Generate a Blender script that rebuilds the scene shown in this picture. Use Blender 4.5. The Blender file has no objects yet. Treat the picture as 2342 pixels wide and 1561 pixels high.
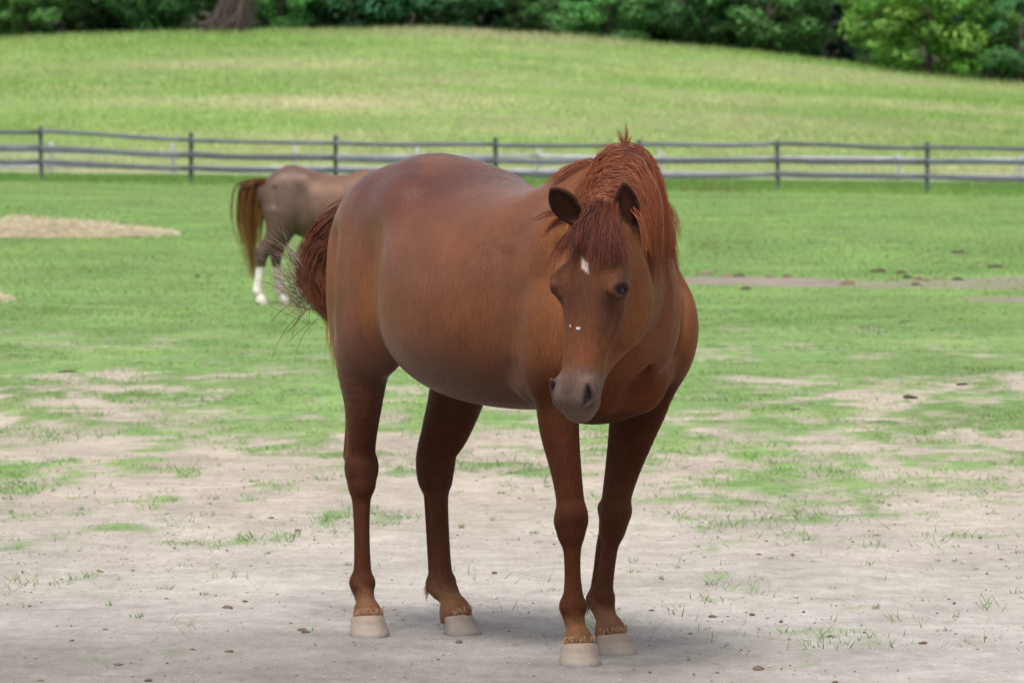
import bpy, math, random
import numpy as np
from mathutils import Vector, Matrix

sc = bpy.context.scene
RNG = np.random.default_rng(7)
random.seed(7)

# ------------------------------------------------------------------ camera
CAM_H = 1.62
PITCH = math.atan(502.5 / 12320.0)
cam_d = bpy.data.cameras.new("camera")
cam = bpy.data.objects.new("camera", cam_d)
sc.collection.objects.link(cam)
cam.location = (0, 0, CAM_H)
cam.rotation_euler = (math.radians(90) - PITCH, 0, 0)
cam_d.sensor_width = 36.0
cam_d.lens = 36.0 * 12320.0 / 2342.0
cam_d.clip_start = 0.5
cam_d.clip_end = 3000
cam_d.dof.use_dof = True
cam_d.dof.focus_distance = 15.95
cam_d.dof.aperture_fstop = 11.5
sc.camera = cam

# ------------------------------------------------------------------ world, sun, exposure (bright overcast)
SUN_EL, SUN_AZ = 60.0, 196.0          # degrees; azimuth measured from +Y towards +X: a veiled sun high behind the photographer
world = bpy.data.worlds.new("World")
sc.world = world
world.use_nodes = True
wn = world.node_tree
wn.nodes.clear()
w_out = wn.nodes.new("ShaderNodeOutputWorld")
w_bg = wn.nodes.new("ShaderNodeBackground")
w_sky = wn.nodes.new("ShaderNodeTexSky")
w_sky.sky_type = 'NISHITA'
w_sky.sun_disc = False
w_sky.sun_elevation = math.radians(SUN_EL)
w_sky.sun_rotation = math.radians(SUN_AZ)
w_sky.air_density = 1.0
w_sky.dust_density = 4.0
w_sky.ozone_density = 1.0
w_hsv = wn.nodes.new("ShaderNodeHueSaturation")     # thin cloud veil: the sky is much greyer than clear blue
w_hsv.inputs['Saturation'].default_value = 0.28
w_bg.inputs['Strength'].default_value = 0.085
wn.links.new(w_sky.outputs[0], w_hsv.inputs['Color'])
wn.links.new(w_hsv.outputs[0], w_bg.inputs[0])
wn.links.new(w_bg.outputs[0], w_out.inputs[0])
sun_d = bpy.data.lights.new("sun", 'SUN')
sun = bpy.data.objects.new("sun", sun_d)
sc.collection.objects.link(sun)
sun_d.energy = 1.5
sun_d.angle = math.radians(20)
sun_d.color = (1.0, 0.96, 0.90)
_e, _a = math.radians(SUN_EL), math.radians(SUN_AZ)
sun_dir = Vector((math.sin(_a) * math.cos(_e), math.cos(_a) * math.cos(_e), math.sin(_e)))
sun.rotation_euler = sun_dir.to_track_quat('Z', 'Y').to_euler()
sc.view_settings.view_transform = 'Standard'
sc.view_settings.look = 'None'
sc.view_settings.gamma = 1.0
sc.view_settings.exposure = 1.33
sc.render.engine = 'CYCLES'
sc.cycles.use_denoising = True
sc.cycles.max_bounces = 6
sc.cycles.transparent_max_bounces = 4

COL = sc.collection

# ------------------------------------------------------------------ helpers
def tag(o, label=None, cat=None, group=None, kind=None):
    if label: o["label"] = label
    if cat: o["category"] = cat
    if group: o["group"] = group
    if kind: o["kind"] = kind
    return o

def empty(name, loc=(0, 0, 0), rz=0.0):
    o = bpy.data.objects.new(name, None)
    COL.objects.link(o)
    o.location = loc
    o.rotation_euler = (0, 0, rz)
    o.empty_display_size = 0.2
    return o

def mesh_np(name, verts, faces, smooth=True):
    """verts (n,3); faces (m,k) int array of equal-size polygons, or list of such arrays"""
    if not isinstance(faces, list): faces = [faces]
    me = bpy.data.meshes.new(name)
    verts = np.asarray(verts, np.float32)
    me.vertices.add(len(verts))
    me.vertices.foreach_set("co", verts.ravel())
    loops = np.concatenate([np.asarray(f, np.int32).ravel() for f in faces])
    sizes = np.concatenate([np.full(len(f), np.asarray(f).shape[1], np.int32) for f in faces])
    starts = np.concatenate([[0], np.cumsum(sizes)[:-1]]).astype(np.int32)
    me.loops.add(len(loops))
    me.loops.foreach_set("vertex_index", loops)
    me.polygons.add(len(sizes))
    me.polygons.foreach_set("loop_start", starts)
    me.polygons.foreach_set("loop_total", sizes)
    me.update(calc_edges=True)
    if smooth:
        me.polygons.foreach_set("use_smooth", np.ones(len(sizes), bool))
    return me

def set_col(me, rgb, name="Col", alpha=None):
    a = me.color_attributes.new(name, 'FLOAT_COLOR', 'POINT')
    c = np.ones((len(me.vertices), 4), np.float32)
    c[:, :3] = rgb
    if alpha is not None: c[:, 3] = alpha
    a.data.foreach_set("color", c.ravel())

def link(name, me, mat=None, parent=None, loc=None):
    o = bpy.data.objects.new(name, me)
    COL.objects.link(o)
    if mat is not None and not len(me.materials): me.materials.append(mat)
    if parent is not None: o.parent = parent
    if loc is not None: o.location = loc
    return o

def nodes(name):
    m = bpy.data.materials.new(name)
    m.use_nodes = True
    nt = m.node_tree
    b = nt.nodes["Principled BSDF"]
    return m, nt, b

def N(nt, t, **kw):
    n = nt.nodes.new(t)
    for k, v in kw.items():
        if k in n.inputs: n.inputs[k].default_value = v
        else: setattr(n, k, v)
    return n

def ramp(nt, stops, interp='LINEAR'):
    r = nt.nodes.new("ShaderNodeValToRGB")
    r.color_ramp.interpolation = interp
    e = r.color_ramp.elements
    while len(e) < len(stops): e.new(0.5)
    for i, (p, c) in enumerate(stops):
        e[i].position = p
        e[i].color = (c[0], c[1], c[2], 1) if not np.isscalar(c) else (c, c, c, 1)
    return r

def mixc(nt, fac, a, b, blend='MIX'):
    m = nt.nodes.new("ShaderNodeMix")
    m.data_type = 'RGBA'
    m.blend_type = blend
    for sock, v in ((m.inputs[0], fac), (m.inputs[6], a), (m.inputs[7], b)):
        if isinstance(v, bpy.types.NodeSocket): nt.links.new(v, sock)
        elif np.isscalar(v): sock.default_value = v
        else: sock.default_value = (v[0], v[1], v[2], 1)
    return m.outputs[2]

def mathn(nt, op, a, b=0.0, clamp=False):
    m = nt.nodes.new("ShaderNodeMath")
    m.operation = op
    m.use_clamp = clamp
    for sock, v in ((m.inputs[0], a), (m.inputs[1], b)):
        if isinstance(v, bpy.types.NodeSocket): nt.links.new(v, sock)
        else: sock.default_value = v
    return m.outputs[0]

def vnoise(x, y, scale, seed=0):
    """smooth value noise on the plane in 0..1 (numpy)"""
    x = np.asarray(x, float) * scale; y = np.asarray(y, float) * scale
    xi = np.floor(x).astype(np.int64); yi = np.floor(y).astype(np.int64)
    fx = x - xi; fy = y - yi
    fx = fx * fx * (3 - 2 * fx); fy = fy * fy * (3 - 2 * fy)
    def hsh(a, b):
        n = (a * 374761393 + b * 668265263 + seed * 1274126177) & 0x7fffffff
        n = ((n ^ (n >> 13)) * 1274126177) & 0x7fffffff
        return ((n ^ (n >> 16)) & 0xffff) / 65535.0
    return ((hsh(xi, yi) * (1 - fx) + hsh(xi + 1, yi) * fx) * (1 - fy)
            + (hsh(xi, yi + 1) * (1 - fx) + hsh(xi + 1, yi + 1) * fx) * fy)

def fbm(x, y, scale, seed=0, oct=4):
    s = 0; a = 0.5; t = 0
    for i in range(oct):
        s = s + a * vnoise(x, y, scale * 2 ** i, seed + i * 17); t += a; a *= 0.5
    return s / t

def sstep(a, b, x):
    t = np.clip((np.asarray(x, float) - a) / (b - a), 0, 1)
    return t * t * (3 - 2 * t)
# ------------------------------------------------------------------ land: dirt paddock, pasture, meadow rising to a wood
CREST_X = np.array([-150, -60, -20, -9.7, -2.9, 2.2, 12.4, 20, 60, 150.])
CREST_Z = np.array([4.4, 4.5, 4.72, 5.08, 5.10, 4.80, 3.86, 3.05, 1.2, 0.6])
def land_z(X, Y):
    X = np.asarray(X, float); Y = np.asarray(Y, float)
    Xc = np.clip(X, -40, 40)
    zf = 0.0975 - 0.0141 * Xc
    zd = -0.037 - 0.0095 * Xc
    z = sstep(60, 122, Y) * zf
    z = z + (zd - zf) * sstep(122, 150, Y)
    zc = np.interp(X, CREST_X, CREST_Z)
    t = np.clip((Y - 150) / 60.0, 0, 1)
    t = np.where(t < 0.15, t * t / 0.3, t - 0.075) / 0.925
    z = z + (zc - zd) * t
    z = z + sstep(155, 175, Y) * (fbm(X, Y, 0.12, 31, 3) - 0.5) * 0.22
    z = z + sstep(216, 260, Y) * 2.5
    return z

GRASS_F = [(12, -.1), (17.0, 0.06), (19, 0.17), (21, 0.25), (23.5, 0.38), (26, 0.51), (29, 0.62), (33, 0.75), (38, 0.89), (43, 0.97), (47, 1.0), (60, 1.0)]
def soil_bare(X, Y):
    """0..1 extra bare soil on the pasture"""
    b = 0
    n = fbm(X, Y * .6, 0.9, 77, 4) - .5
    for cx, cy, rx, ry, k in ((2.55, 54.6, 1.35, 1.9, 1.0), (4.9, 54.0, 1.6, 2.2, .62), (4.9, 49.0, 0.75, 0.7, .9), (-6.2, 46, 1.2, .8, .5)):
        d = np.hypot((X - cx) / rx, (Y - cy) / ry) + n * 1.1
        b = np.maximum(b, sstep(1.1, .8, d) * k)
    return b
def grass_cover(X, Y):
    g = np.interp(Y, [a[0] for a in GRASS_F], [a[1] for a in GRASS_F])
    n = 0.26 * fbm(X, Y * 0.6, 0.8, 5, 4) + 0.34 * fbm(X, Y * .45, 2.8, 15, 4) + 0.40 * fbm(X, Y * .35, 8.0, 25, 4)
    n = np.clip((n - 0.5) * 2.7 + 0.5, 0, 1)
    c = sstep(-0.34, 0.36, g * 1.06 - n - 0.02)
    c = np.where(Y > 44, np.maximum(c, sstep(44, 48, Y)), c)
    return c * (1 - soil_bare(X, Y))

def axis(lo, hi, step, far, grow_):
    a = list(np.arange(lo, hi + 1e-6, step)); d = step
    while a[-1] < far: d *= grow_; a.append(a[-1] + d)
    return a
def build_land():
    xr = axis(0, 4.5, 0.075, 170, 1.11); xs = np.array(sorted({round(-x, 5) for x in xr} | {round(x, 5) for x in xr}))
    ys = np.array([1.0, 4.0, 8.0, 11.0] + axis(13.0, 48, 0.095, 900, 1.015))
    X, Y = np.meshgrid(xs, ys, indexing='ij')
    Z = land_z(X, Y)
    cov = grass_cover(X, Y)
    near = sstep(60, 40, Y)
    Z = Z + near * ((fbm(X, Y, 2.2, 41, 4) - .5) * .022 + (fbm(X, Y, 9, 43, 2) - .5) * .010 + cov * .008)
    keep = ((np.abs(X + .03) < 1.2) & (np.abs(Y - 16.55) < 1.2))
    Z = np.where(keep, np.minimum(Z, 0.004) * .5 - .001, Z)
    n0, n1 = X.shape
    idx = np.arange(n0 * n1).reshape(n0, n1)
    F = np.stack([idx[:-1, :-1], idx[1:, :-1], idx[1:, 1:], idx[:-1, 1:]], -1).reshape(-1, 4)
    V = np.stack([X, Y, Z], -1).reshape(-1, 3)
    me = mesh_np('ground', V, F)
    # R cover of grass, G meadow, B dampness of the bare soil
    damp = sstep(.45, .75, fbm(X * .8, Y * .35, .55, 61, 4)) * sstep(19.5, 15.5, Y)
    damp = np.maximum(damp, sstep(1.1, -.6, X + (fbm(X, Y, 1.2, 88) - .5) * .8) * sstep(18.2, 16.0, Y + (fbm(X, Y, 1.6, 89) - .5) * 1.2))
    damp = np.maximum(damp, sstep(40, 44, Y) * .95)
    wood = sstep(213, 217, Y); cov = cov * (1 - wood); damp = np.maximum(damp, wood * 1.8)
    set_col(me, np.stack([cov, sstep(118, 155, Y + (fbm(X, Y, .2, 8) - .5) * 14), damp], -1).reshape(-1, 3))
    m, nt, b = nodes('ground')
    at = N(nt, "ShaderNodeVertexColor", layer_name="Col")
    sp = N(nt, "ShaderNodeSeparateColor"); nt.links.new(at.outputs[0], sp.inputs[0])
    tc = N(nt, "ShaderNodeTexCoord")
    def noise(scale, detail=6, rough=.62, st=(1, 1, 1)):
        mp = N(nt, "ShaderNodeMapping"); mp.inputs['Scale'].default_value = st
        nt.links.new(tc.outputs['Object'], mp.inputs['Vector'])
        n = N(nt, "ShaderNodeTexNoise", Scale=scale, Detail=float(detail), Roughness=rough)
        nt.links.new(mp.outputs[0], n.inputs['Vector']); return n.outputs[0]
    nb, nm, nf, ng = noise(.8), noise(4.5, 8), noise(38, 6, .7), noise(150, 4, .7)
    # bare soil
    r = ramp(nt, [(.30, (.340, .314, .286)), (.52, (.410, .382, .352)), (.72, (.470, .443, .415))]); nt.links.new(nm, r.inputs[0])
    soil = r.outputs[0]
    r = ramp(nt, [(.35, .62), (.6, 1.10)]); nt.links.new(noise(22, 6, .7, (1, .3, 1)), r.inputs[0]); soil = mixc(nt, .35, soil, r.outputs[0], 'MULTIPLY')
    r = ramp(nt, [(.38, .72), (.62, 1.12)]); nt.links.new(ng, r.inputs[0]); soil = mixc(nt, .8, soil, r.outputs[0], 'MULTIPLY')
    r = ramp(nt, [(.32, .80), (.68, 1.14)]); nt.links.new(noise(1.3, 7, .68, (1, .5, 1)), r.inputs[0]); soil = mixc(nt, 1., soil, r.outputs[0], 'MULTIPLY')
    soil = mixc(nt, mathn(nt, 'MULTIPLY', sp.outputs[2], .85, True), soil, mixc(nt, 1., soil, (.52, .505, .50), 'MULTIPLY'))
    sy = N(nt, "ShaderNodeSeparateXYZ"); nt.links.new(tc.outputs['Object'], sy.inputs[0])
    mr = N(nt, "ShaderNodeMapRange"); mr.inputs['From Min'].default_value = 17.5; mr.inputs['From Max'].default_value = 25
    nt.links.new(sy.outputs[1], mr.inputs['Value'])
    soil = mixc(nt, mr.outputs[0], soil, mixc(nt, 1., soil, (1.0, .93, .83), 'MULTIPLY'))      # sandier and warmer towards the turf
    # turf
    r = ramp(nt, [(.30, (.095, .205, .046)), (.50, (.130, .240, .060)), (.72, (.190, .270, .086))]); nt.links.new(nb, r.inputs[0])
    turf = r.outputs[0]
    r = ramp(nt, [(.32, .72), (.68, 1.28)]); nt.links.new(noise(.55, 6, .66, (1, .4, 1)), r.inputs[0]); turf = mixc(nt, 1., turf, r.outputs[0], 'MULTIPLY')
    r = ramp(nt, [(.30, .60), (.7, 1.35)]); nt.links.new(noise(11, 6, .7, (1, .25, 1)), r.inputs[0]); turf = mixc(nt, .8, turf, r.outputs[0], 'MULTIPLY')
    r = ramp(nt, [(.55, 0.0), (.80, .45)]); nt.links.new(nm, r.inputs[0]); turf = mixc(nt, r.outputs[0], turf, (.235, .225, .120))
    # meadow
    n4, n5 = noise(.11, 6, .6, (1, 1.6, 1)), noise(1.1, 6, .65, (1, .5, 1))
    r = ramp(nt, [(.34, (.140, .265, .052)), (.48, (.200, .310, .080)), (.62, (.290, .335, .140)), (.74, (.41, .37, .22))]); nt.links.new(n4, r.inputs[0])
    mead = r.outputs[0]
    r = ramp(nt, [(.35, .72), (.7, 1.25)]); nt.links.new(n5, r.inputs[0]); mead = mixc(nt, .8, mead, r.outputs[0], 'MULTIPLY')
    c = mixc(nt, sp.outputs[1], turf, mead)
    edge = mathn(nt, 'ADD', sp.outputs[0], mathn(nt, 'MULTIPLY', mathn(nt, 'SUBTRACT', noise(16, 7, .75, (1, .3, 1)), .5), 1.1))
    r = ramp(nt, [(.25, 0.0), (1.0, .90)]); nt.links.new(edge, r.inputs[0])
    c = mixc(nt, r.outputs[0], soil, c)
    sy = N(nt, "ShaderNodeSeparateXYZ"); nt.links.new(tc.outputs['Object'], sy.inputs[0])
    r = ramp(nt, [(0.0, 0.0), (1.0, 1.0)]); mr = N(nt, "ShaderNodeMapRange"); mr.inputs['From Min'].default_value = 212; mr.inputs['From Max'].default_value = 216
    nt.links.new(sy.outputs[1], mr.inputs['Value'])
    c = mixc(nt, mr.outputs[0], c, (.045, .040, .028))          # leaf litter under the wood
    nt.links.new(c, b.inputs['Base Color'])
    b.inputs['Roughness'].default_value = 0.95
    b.inputs['Specular IOR Level'].default_value = 0.15
    bp = N(nt, "ShaderNodeBump", Strength=0.7, Distance=0.02); nt.links.new(nf, bp.inputs['Height'])
    bp2 = N(nt, "ShaderNodeBump", Strength=0.6, Distance=0.006); nt.links.new(ng, bp2.inputs['Height']); nt.links.new(bp.outputs[0], bp2.inputs['Normal'])
    nt.links.new(bp2.outputs[0], b.inputs['Normal'])
    tag(link('ground', me, m), kind='structure')

# ------------------------------------------------------------------ grass: blades as single tapered faces
def blades(name, X, Y, H, W, cols, rng, lean=0.5, two=False, head=None):
    n = len(X)
    Z = land_z(X, Y)
    base = np.stack([X, Y, Z - 0.004], 1)
    an = rng.uniform(0, 2 * math.pi, n)
    sd = np.stack([np.cos(an), np.sin(an), 0 * an], 1) * (W / 2)[:, None]
    ld = rng.normal(size=(n, 2)) * lean * H[:, None]
    tip = base + np.stack([ld[:, 0], ld[:, 1], H], 1)
    if two:
        mid = base + np.stack([ld[:, 0] * .3, ld[:, 1] * .3, H * .6], 1)
        V = np.stack([base - sd, base + sd, mid + sd * .75, mid - sd * .75, tip], 1)
        k = np.arange(n)[:, None] * 5
        F = [k + np.array([[0, 1, 2, 3]]), k + np.array([[3, 2, 4]])]; nv = 5
    else:
        V = np.stack([base - sd, base + sd, tip], 1)
        F = [np.arange(3 * n).reshape(n, 3)]; nv = 3
    me = mesh_np(name, V.reshape(-1, 3), F, smooth=False)
    c = np.repeat(cols[:, None], nv, 1)
    if head is not None: c[:, -1] = head
    set_col(me, c.reshape(-1, 3))
    return me

def grass_mat(name, trans=.35):
    m, nt, b = nodes(name)
    at = N(nt, "ShaderNodeVertexColor", layer_name="Col")
    nt.links.new(at.outputs[0], b.inputs['Base Color'])
    b.inputs['Roughness'].default_value = .6; b.inputs['Specular IOR Level'].default_value = .25
    tr = N(nt, "ShaderNodeBsdfTranslucent"); nt.links.new(at.outputs[0], tr.inputs[0])
    mx = N(nt, "ShaderNodeMixShader"); mx.inputs[0].default_value = trans
    nt.links.new(b.outputs[0], mx.inputs[1]); nt.links.new(tr.outputs[0], mx.inputs[2])
    nt.links.new(mx.outputs[0], nt.nodes["Material Output"].inputs[0])
    return m

def scatter(rng, n, y0, y1, extra=1.35, power=1.0):
    """points in the wedge of land the camera looks over, with room to step aside"""
    Y = y0 + (y1 - y0) * rng.uniform(0, 1, n) ** power
    X = rng.uniform(-1, 1, n) * (0.096 * Y * extra + 0.4)
    return X, Y

def build_grass():
    rng = np.random.default_rng(21)
    gm = grass_mat('grass_blades')
    amp = [.25]
    def pick(pal, w, n, x, y, sc_):
        pal = np.array(pal, float); t = np.clip(fbm(x, y, sc_, 91, 3) * 1.5 - .25 + rng.normal(size=n) * .16, 0, .999)
        f = t * (len(pal) - 1); i = np.clip(f.astype(int), 0, len(pal) - 2); f = (f - i)[:, None]
        return (pal[i] * (1 - f) + pal[i + 1] * f) * rng.uniform(1 - amp[0], 1 + amp[0], (n, 1))
    # short tufts and patches on the worn ground
    x, y = scatter(rng, 420000, 16.5, 47, 1.3, 1.0)
    cv = grass_cover(x, y); k = rng.uniform(size=len(x)) < cv ** 1.15 * (0.15 + .85 * sstep(.35, .7, fbm(x, y, 9, 3, 3)))
    x, y = x[k], y[k]; n = len(x)
    big = fbm(x, y, 2.2, 66, 3)
    H = rng.uniform(.012, .038, n) * (.30 + 2.0 * big ** 1.5)
    pal = [(.075, .180, .040), (.105, .215, .046), (.150, .245, .060), (.225, .255, .095)]
    me1 = blades('turf_patches', x, y, H, rng.uniform(.003, .006, n), pick(pal, 0, n, x, y, .9), rng, .8)
    # lone sprigs and small tufts farther out on the sand
    k = 360
    tx, ty = scatter(rng, k, 16.8, 26, 1.25, .75)
    q = rng.integers(5, 26, k); ti = np.repeat(np.arange(k), q); n2 = len(ti)
    rr = rng.uniform(.006, .030, k)[ti] * np.sqrt(rng.uniform(0, 1, n2)) * 1.2; aa = rng.uniform(0, 6.28, n2)
    x2, y2 = tx[ti] + rr * np.cos(aa), ty[ti] + rr * np.sin(aa) * 1.5
    h2 = rng.uniform(.008, .028, k)[ti] * rng.uniform(.5, 1.1, n2)
    me4 = blades('grass_tufts', x2, y2, h2, rng.uniform(.002, .005, n2), pick(pal, 0, n2, x2, y2, .9) * .9, rng, .55)
    tag(link('grass_tufts', me4, gm), 'tiny scattered grass sprigs on the bare sand near the hooves', 'grass', kind='stuff')
    # closed pasture
    amp[0] = .14
    x, y = scatter(rng, 150000, 42, 128, 1.3, .8)
    k = rng.uniform(size=len(x)) < grass_cover(x, y); x, y = x[k], y[k]; n = len(x)
    H = rng.uniform(.018, .05, n) * (.5 + 1.0 * fbm(x, y, .8, 67, 3)) + sstep(119, 123, y) * rng.uniform(0, .22, n)
    pal = [(.100, .215, .042), (.135, .255, .050), (.175, .285, .060), (.225, .300, .085)]
    pc = pick(pal, 0, n, x, y, .25) * (.72 + .56 * fbm(x, y * .5, .9, 51, 4))[:, None] * (.80 + .4 * fbm(x, y * .4, .22, 52, 3))[:, None]
    weed = ((np.exp(-((x - 4.6) / 1.1) ** 2 - ((y - 121) / 2.2) ** 2) + np.exp(-((x - 2.45) / .25) ** 2 - ((y - 69.5) / .6) ** 2)) * rng.uniform(0, 1, n) > .35)
    H = H + weed * rng.uniform(.03, .30, n) * np.where(y > 100, 1, .35); pc[weed] = np.array([.17, .15, .055]) * rng.uniform(.6, 1.2, (weed.sum(), 1))
    me2 = blades('pasture_grass', x, y, H, rng.uniform(.008, .016, n), pc, rng, .6)
    # meadow on the slope, tall and seeding
    x, y = scatter(rng, 300000, 128, 214, 1.25, .85); n = len(x)
    tall = sstep(148, 160, y)
    H = (.05 + tall * .10 + np.exp(-((y - 147) / 4.0) ** 2) * .12) * rng.uniform(.6, 1.5, n) + sstep(203, 210, y) * rng.uniform(0, .30, n)
    pal = [(.125, .255, .050), (.165, .295, .064), (.205, .325, .084), (.290, .355, .145), (.420, .385, .240)]
    amp[0] = .05
    cc = pick(pal[1:], 0, n, x * .42, y * 1.15, .20) * (.82 + .36 * fbm(x, y, .09, 55, 3))[:, None]
    dry = np.exp(-((y - 158) / 5.0) ** 2)[:, None] * .75                 # dry mown strip along the foot of the slope
    cc = cc * (1 - dry) + np.array([.42, .385, .25]) * dry
    lush = (sstep(153, 147, y) * .85)[:, None]
    cc = cc * (1 - lush) + np.array([.085, .205, .040]) * lush
    hd = np.where((rng.uniform(size=n) < .07)[:, None], np.array([.42, .35, .21]) * rng.uniform(.85, 1.1, (n, 1)), cc)
    me3 = blades('meadow_grass', x, y, H * .8, rng.uniform(.014, .034, n), cc, rng, .35, head=hd)
    tag(link('turf_patch', me1, gm), 'patchy short green grass growing through the sandy soil', 'grass', kind='stuff')
    tag(link('pasture_grass', me2, gm), 'closely grazed green pasture grass in front of the fence', 'grass', kind='stuff')
    tag(link('meadow_grass', me3, gm), 'tall yellow-green seeding meadow grass on the slope behind the fences', 'grass', kind='stuff')
# ------------------------------------------------------------------ implicit-surface modelling for the animals' bodies
class Sdf:
    def __init__(s, lo, hi, h):
        s.lo = np.array(lo, np.float32); s.h = h
        s.n = np.ceil((np.array(hi) - np.array(lo)) / h).astype(int) + 1
        s.D = np.full(s.n, 0.15, np.float32)
    def box(s, lo, hi):
        i0 = np.clip(np.floor((np.array(lo) - s.lo) / s.h).astype(int), 0, s.n - 1)
        i1 = np.clip(np.ceil((np.array(hi) - s.lo) / s.h).astype(int) + 1, 1, s.n)
        sl = tuple(slice(a, b) for a, b in zip(i0, i1))
        ax = [(s.lo[k] + s.h * np.arange(i0[k], i1[k])).astype(np.float32) for k in range(3)]
        return sl, ax[0][:, None, None], ax[1][None, :, None], ax[2][None, None, :]
    def _put(s, sl, d, k, op):
        S = s.D[sl]
        if op == 'sub':
            d = -d
            hh = np.maximum(k - np.abs(S - d), 0) / k
            s.D[sl] = np.maximum(S, d) + hh * hh * (k * 0.25)
        else:
            hh = np.maximum(k - np.abs(S - d), 0) / k
            s.D[sl] = np.minimum(S, d) - hh * hh * (k * 0.25)
    def ell(s, c, r, ax=None, k=0.03, op='add'):
        c = np.array(c, np.float32); r = np.array(r, np.float32)
        m = (float(r.max()) if ax is not None else r) + k + 0.02
        sl, X, Y, Z = s.box(c - m, c + m)
        if min(x.stop - x.start for x in sl) <= 0: return
        X = X - c[0]; Y = Y - c[1]; Z = Z - c[2]
        if ax is None: q = (X, Y, Z)
        else: q = tuple(X * a[0] + Y * a[1] + Z * a[2] for a in np.asarray(ax, np.float32))
        k0 = np.sqrt((q[0] / r[0]) ** 2 + (q[1] / r[1]) ** 2 + (q[2] / r[2]) ** 2)
        k1 = np.sqrt((q[0] / r[0] ** 2) ** 2 + (q[1] / r[1] ** 2) ** 2 + (q[2] / r[2] ** 2) ** 2) + 1e-9
        s._put(sl, k0 * (k0 - 1) / k1, k, op)
    def loft(s, pts, rad, side, k=0.03, op='add', sub=4):
        """elliptical tube through pts; rad (n,2) half sizes along side and along tangent x side"""
        P = np.array(pts, float); R = np.array(rad, float); Sd = np.array(side, float)
        if Sd.ndim == 1: Sd = np.repeat(Sd[None], len(P), 0)
        if sub > 1 and len(P) > 2:
            P = catmull(P, sub); R = np.maximum(catmull(R, sub), 0.002); Sd = catmull(Sd, sub)
        rm = R.max() + k + 0.02
        sl, X, Y, Z = s.box(P.min(0) - rm, P.max(0) + rm)
        dmin = np.full(s.D[sl].shape, 0.15, np.float32)
        o = [a.start for a in sl]
        for i in range(len(P) - 1):
            p0, p1 = P[i], P[i + 1]
            m = max(R[i].max(), R[i + 1].max()) + k + 0.02
            s2, X, Y, Z = s.box(np.minimum(p0, p1) - m, np.maximum(p0, p1) + m)
            d = p1 - p0; L = np.linalg.norm(d); d /= L
            sd = Sd[i] - d * (Sd[i] @ d); sd /= np.linalg.norm(sd); nn = np.cross(d, sd)
            d, sd, nn = (v.astype(np.float32) for v in (d, sd, nn))
            X = X - np.float32(p0[0]); Y = Y - np.float32(p0[1]); Z = Z - np.float32(p0[2])
            t = X * d[0] + Y * d[1] + Z * d[2]
            tc = np.clip(t / np.float32(L), 0, 1)
            a = np.float32(R[i, 0]) + tc * np.float32(R[i + 1, 0] - R[i, 0])
            b = np.float32(R[i, 1]) + tc * np.float32(R[i + 1, 1] - R[i, 1])
            c = np.minimum(a, b)
            qs = (X * sd[0] + Y * sd[1] + Z * sd[2]) / a
            qn = (X * nn[0] + Y * nn[1] + Z * nn[2]) / b
            qt = (t - tc * np.float32(L)) / c
            k0 = np.sqrt(qs * qs + qn * qn + qt * qt)
            k1 = np.sqrt((qs / a) ** 2 + (qn / b) ** 2 + (qt / c) ** 2) + 1e-9
            dd = k0 * (k0 - 1) / k1
            s3 = tuple(slice(q.start - o[j], q.stop - o[j]) for j, q in enumerate(s2))
            dmin[s3] = np.minimum(dmin[s3], dd)
        s._put(sl, dmin, k, op)
    def sample(s, P):
        q = (np.asarray(P) - s.lo) / s.h
        i = np.clip(np.floor(q).astype(int), 0, s.n - 2); f = np.clip(q - i, 0, 1)
        r = 0
        for a in (0, 1):
            for b in (0, 1):
                for c in (0, 1):
                    w = (f[:, 0] if a else 1 - f[:, 0]) * (f[:, 1] if b else 1 - f[:, 1]) * (f[:, 2] if c else 1 - f[:, 2])
                    r = r + w * s.D[i[:, 0] + a, i[:, 1] + b, i[:, 2] + c]
        return r
    def grad(s, P):
        e = s.h
        g = np.stack([s.sample(P + d) - s.sample(P - d) for d in np.eye(3) * e], 1)
        return g / (np.linalg.norm(g, axis=1, keepdims=True) + 1e-9)
    def mesh(s, smooth=3):
        D = s.D; S = D < 0
        cnt = np.zeros(np.array(D.shape) - 1, np.uint8)
        sls = (slice(None, -1), slice(1, None))
        for a in (0, 1):
            for b in (0, 1):
                for c in (0, 1): cnt += S[sls[a], sls[b], sls[c]]
        act = np.flatnonzero(((cnt > 0) & (cnt < 8)).ravel())
        cs = cnt.shape
        I = np.stack(np.unravel_index(act, cs), 1)
        co = [(a, b, c) for a in (0, 1) for b in (0, 1) for c in (0, 1)]
        val = {c: D[I[:, 0] + c[0], I[:, 1] + c[1], I[:, 2] + c[2]] for c in co}
        acc = np.zeros((len(I), 3)); w = np.zeros(len(I))
        for c in co:
            for ax in range(3):
                if c[ax] == 0:
                    e = list(c); e[ax] = 1; e = tuple(e)
                    m = (val[c] < 0) != (val[e] < 0)
                    t = val[c] / (val[c] - val[e] + 1e-12)
                    p = np.array(c, float)[None].repeat(len(I), 0); p[:, ax] = t
                    acc[m] += p[m]; w[m] += 1
        V = (I + acc / w[:, None]) * s.h + s.lo
        F = []
        for ax in range(3):
            o1, o2 = (ax + 1) % 3, (ax + 2) % 3
            s0 = [slice(None)] * 3; s1 = [slice(None)] * 3
            s0[ax] = slice(None, -1); s1[ax] = slice(1, None)
            A = S[tuple(s0)]; B = S[tuple(s1)]
            e = np.stack(np.nonzero(A != B), 1)
            e = e[(e[:, o1] > 0) & (e[:, o2] > 0) & (e[:, o1] < cs[o1]) & (e[:, o2] < cs[o2])]
            fl = A[e[:, 0], e[:, 1], e[:, 2]]
            q = []
            for d1, d2 in ((1, 1), (0, 1), (0, 0), (1, 0)):
                cidx = e.copy(); cidx[:, o1] -= d1; cidx[:, o2] -= d2
                q.append(np.searchsorted(act, np.ravel_multi_index(cidx.T, cs)))
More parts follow.
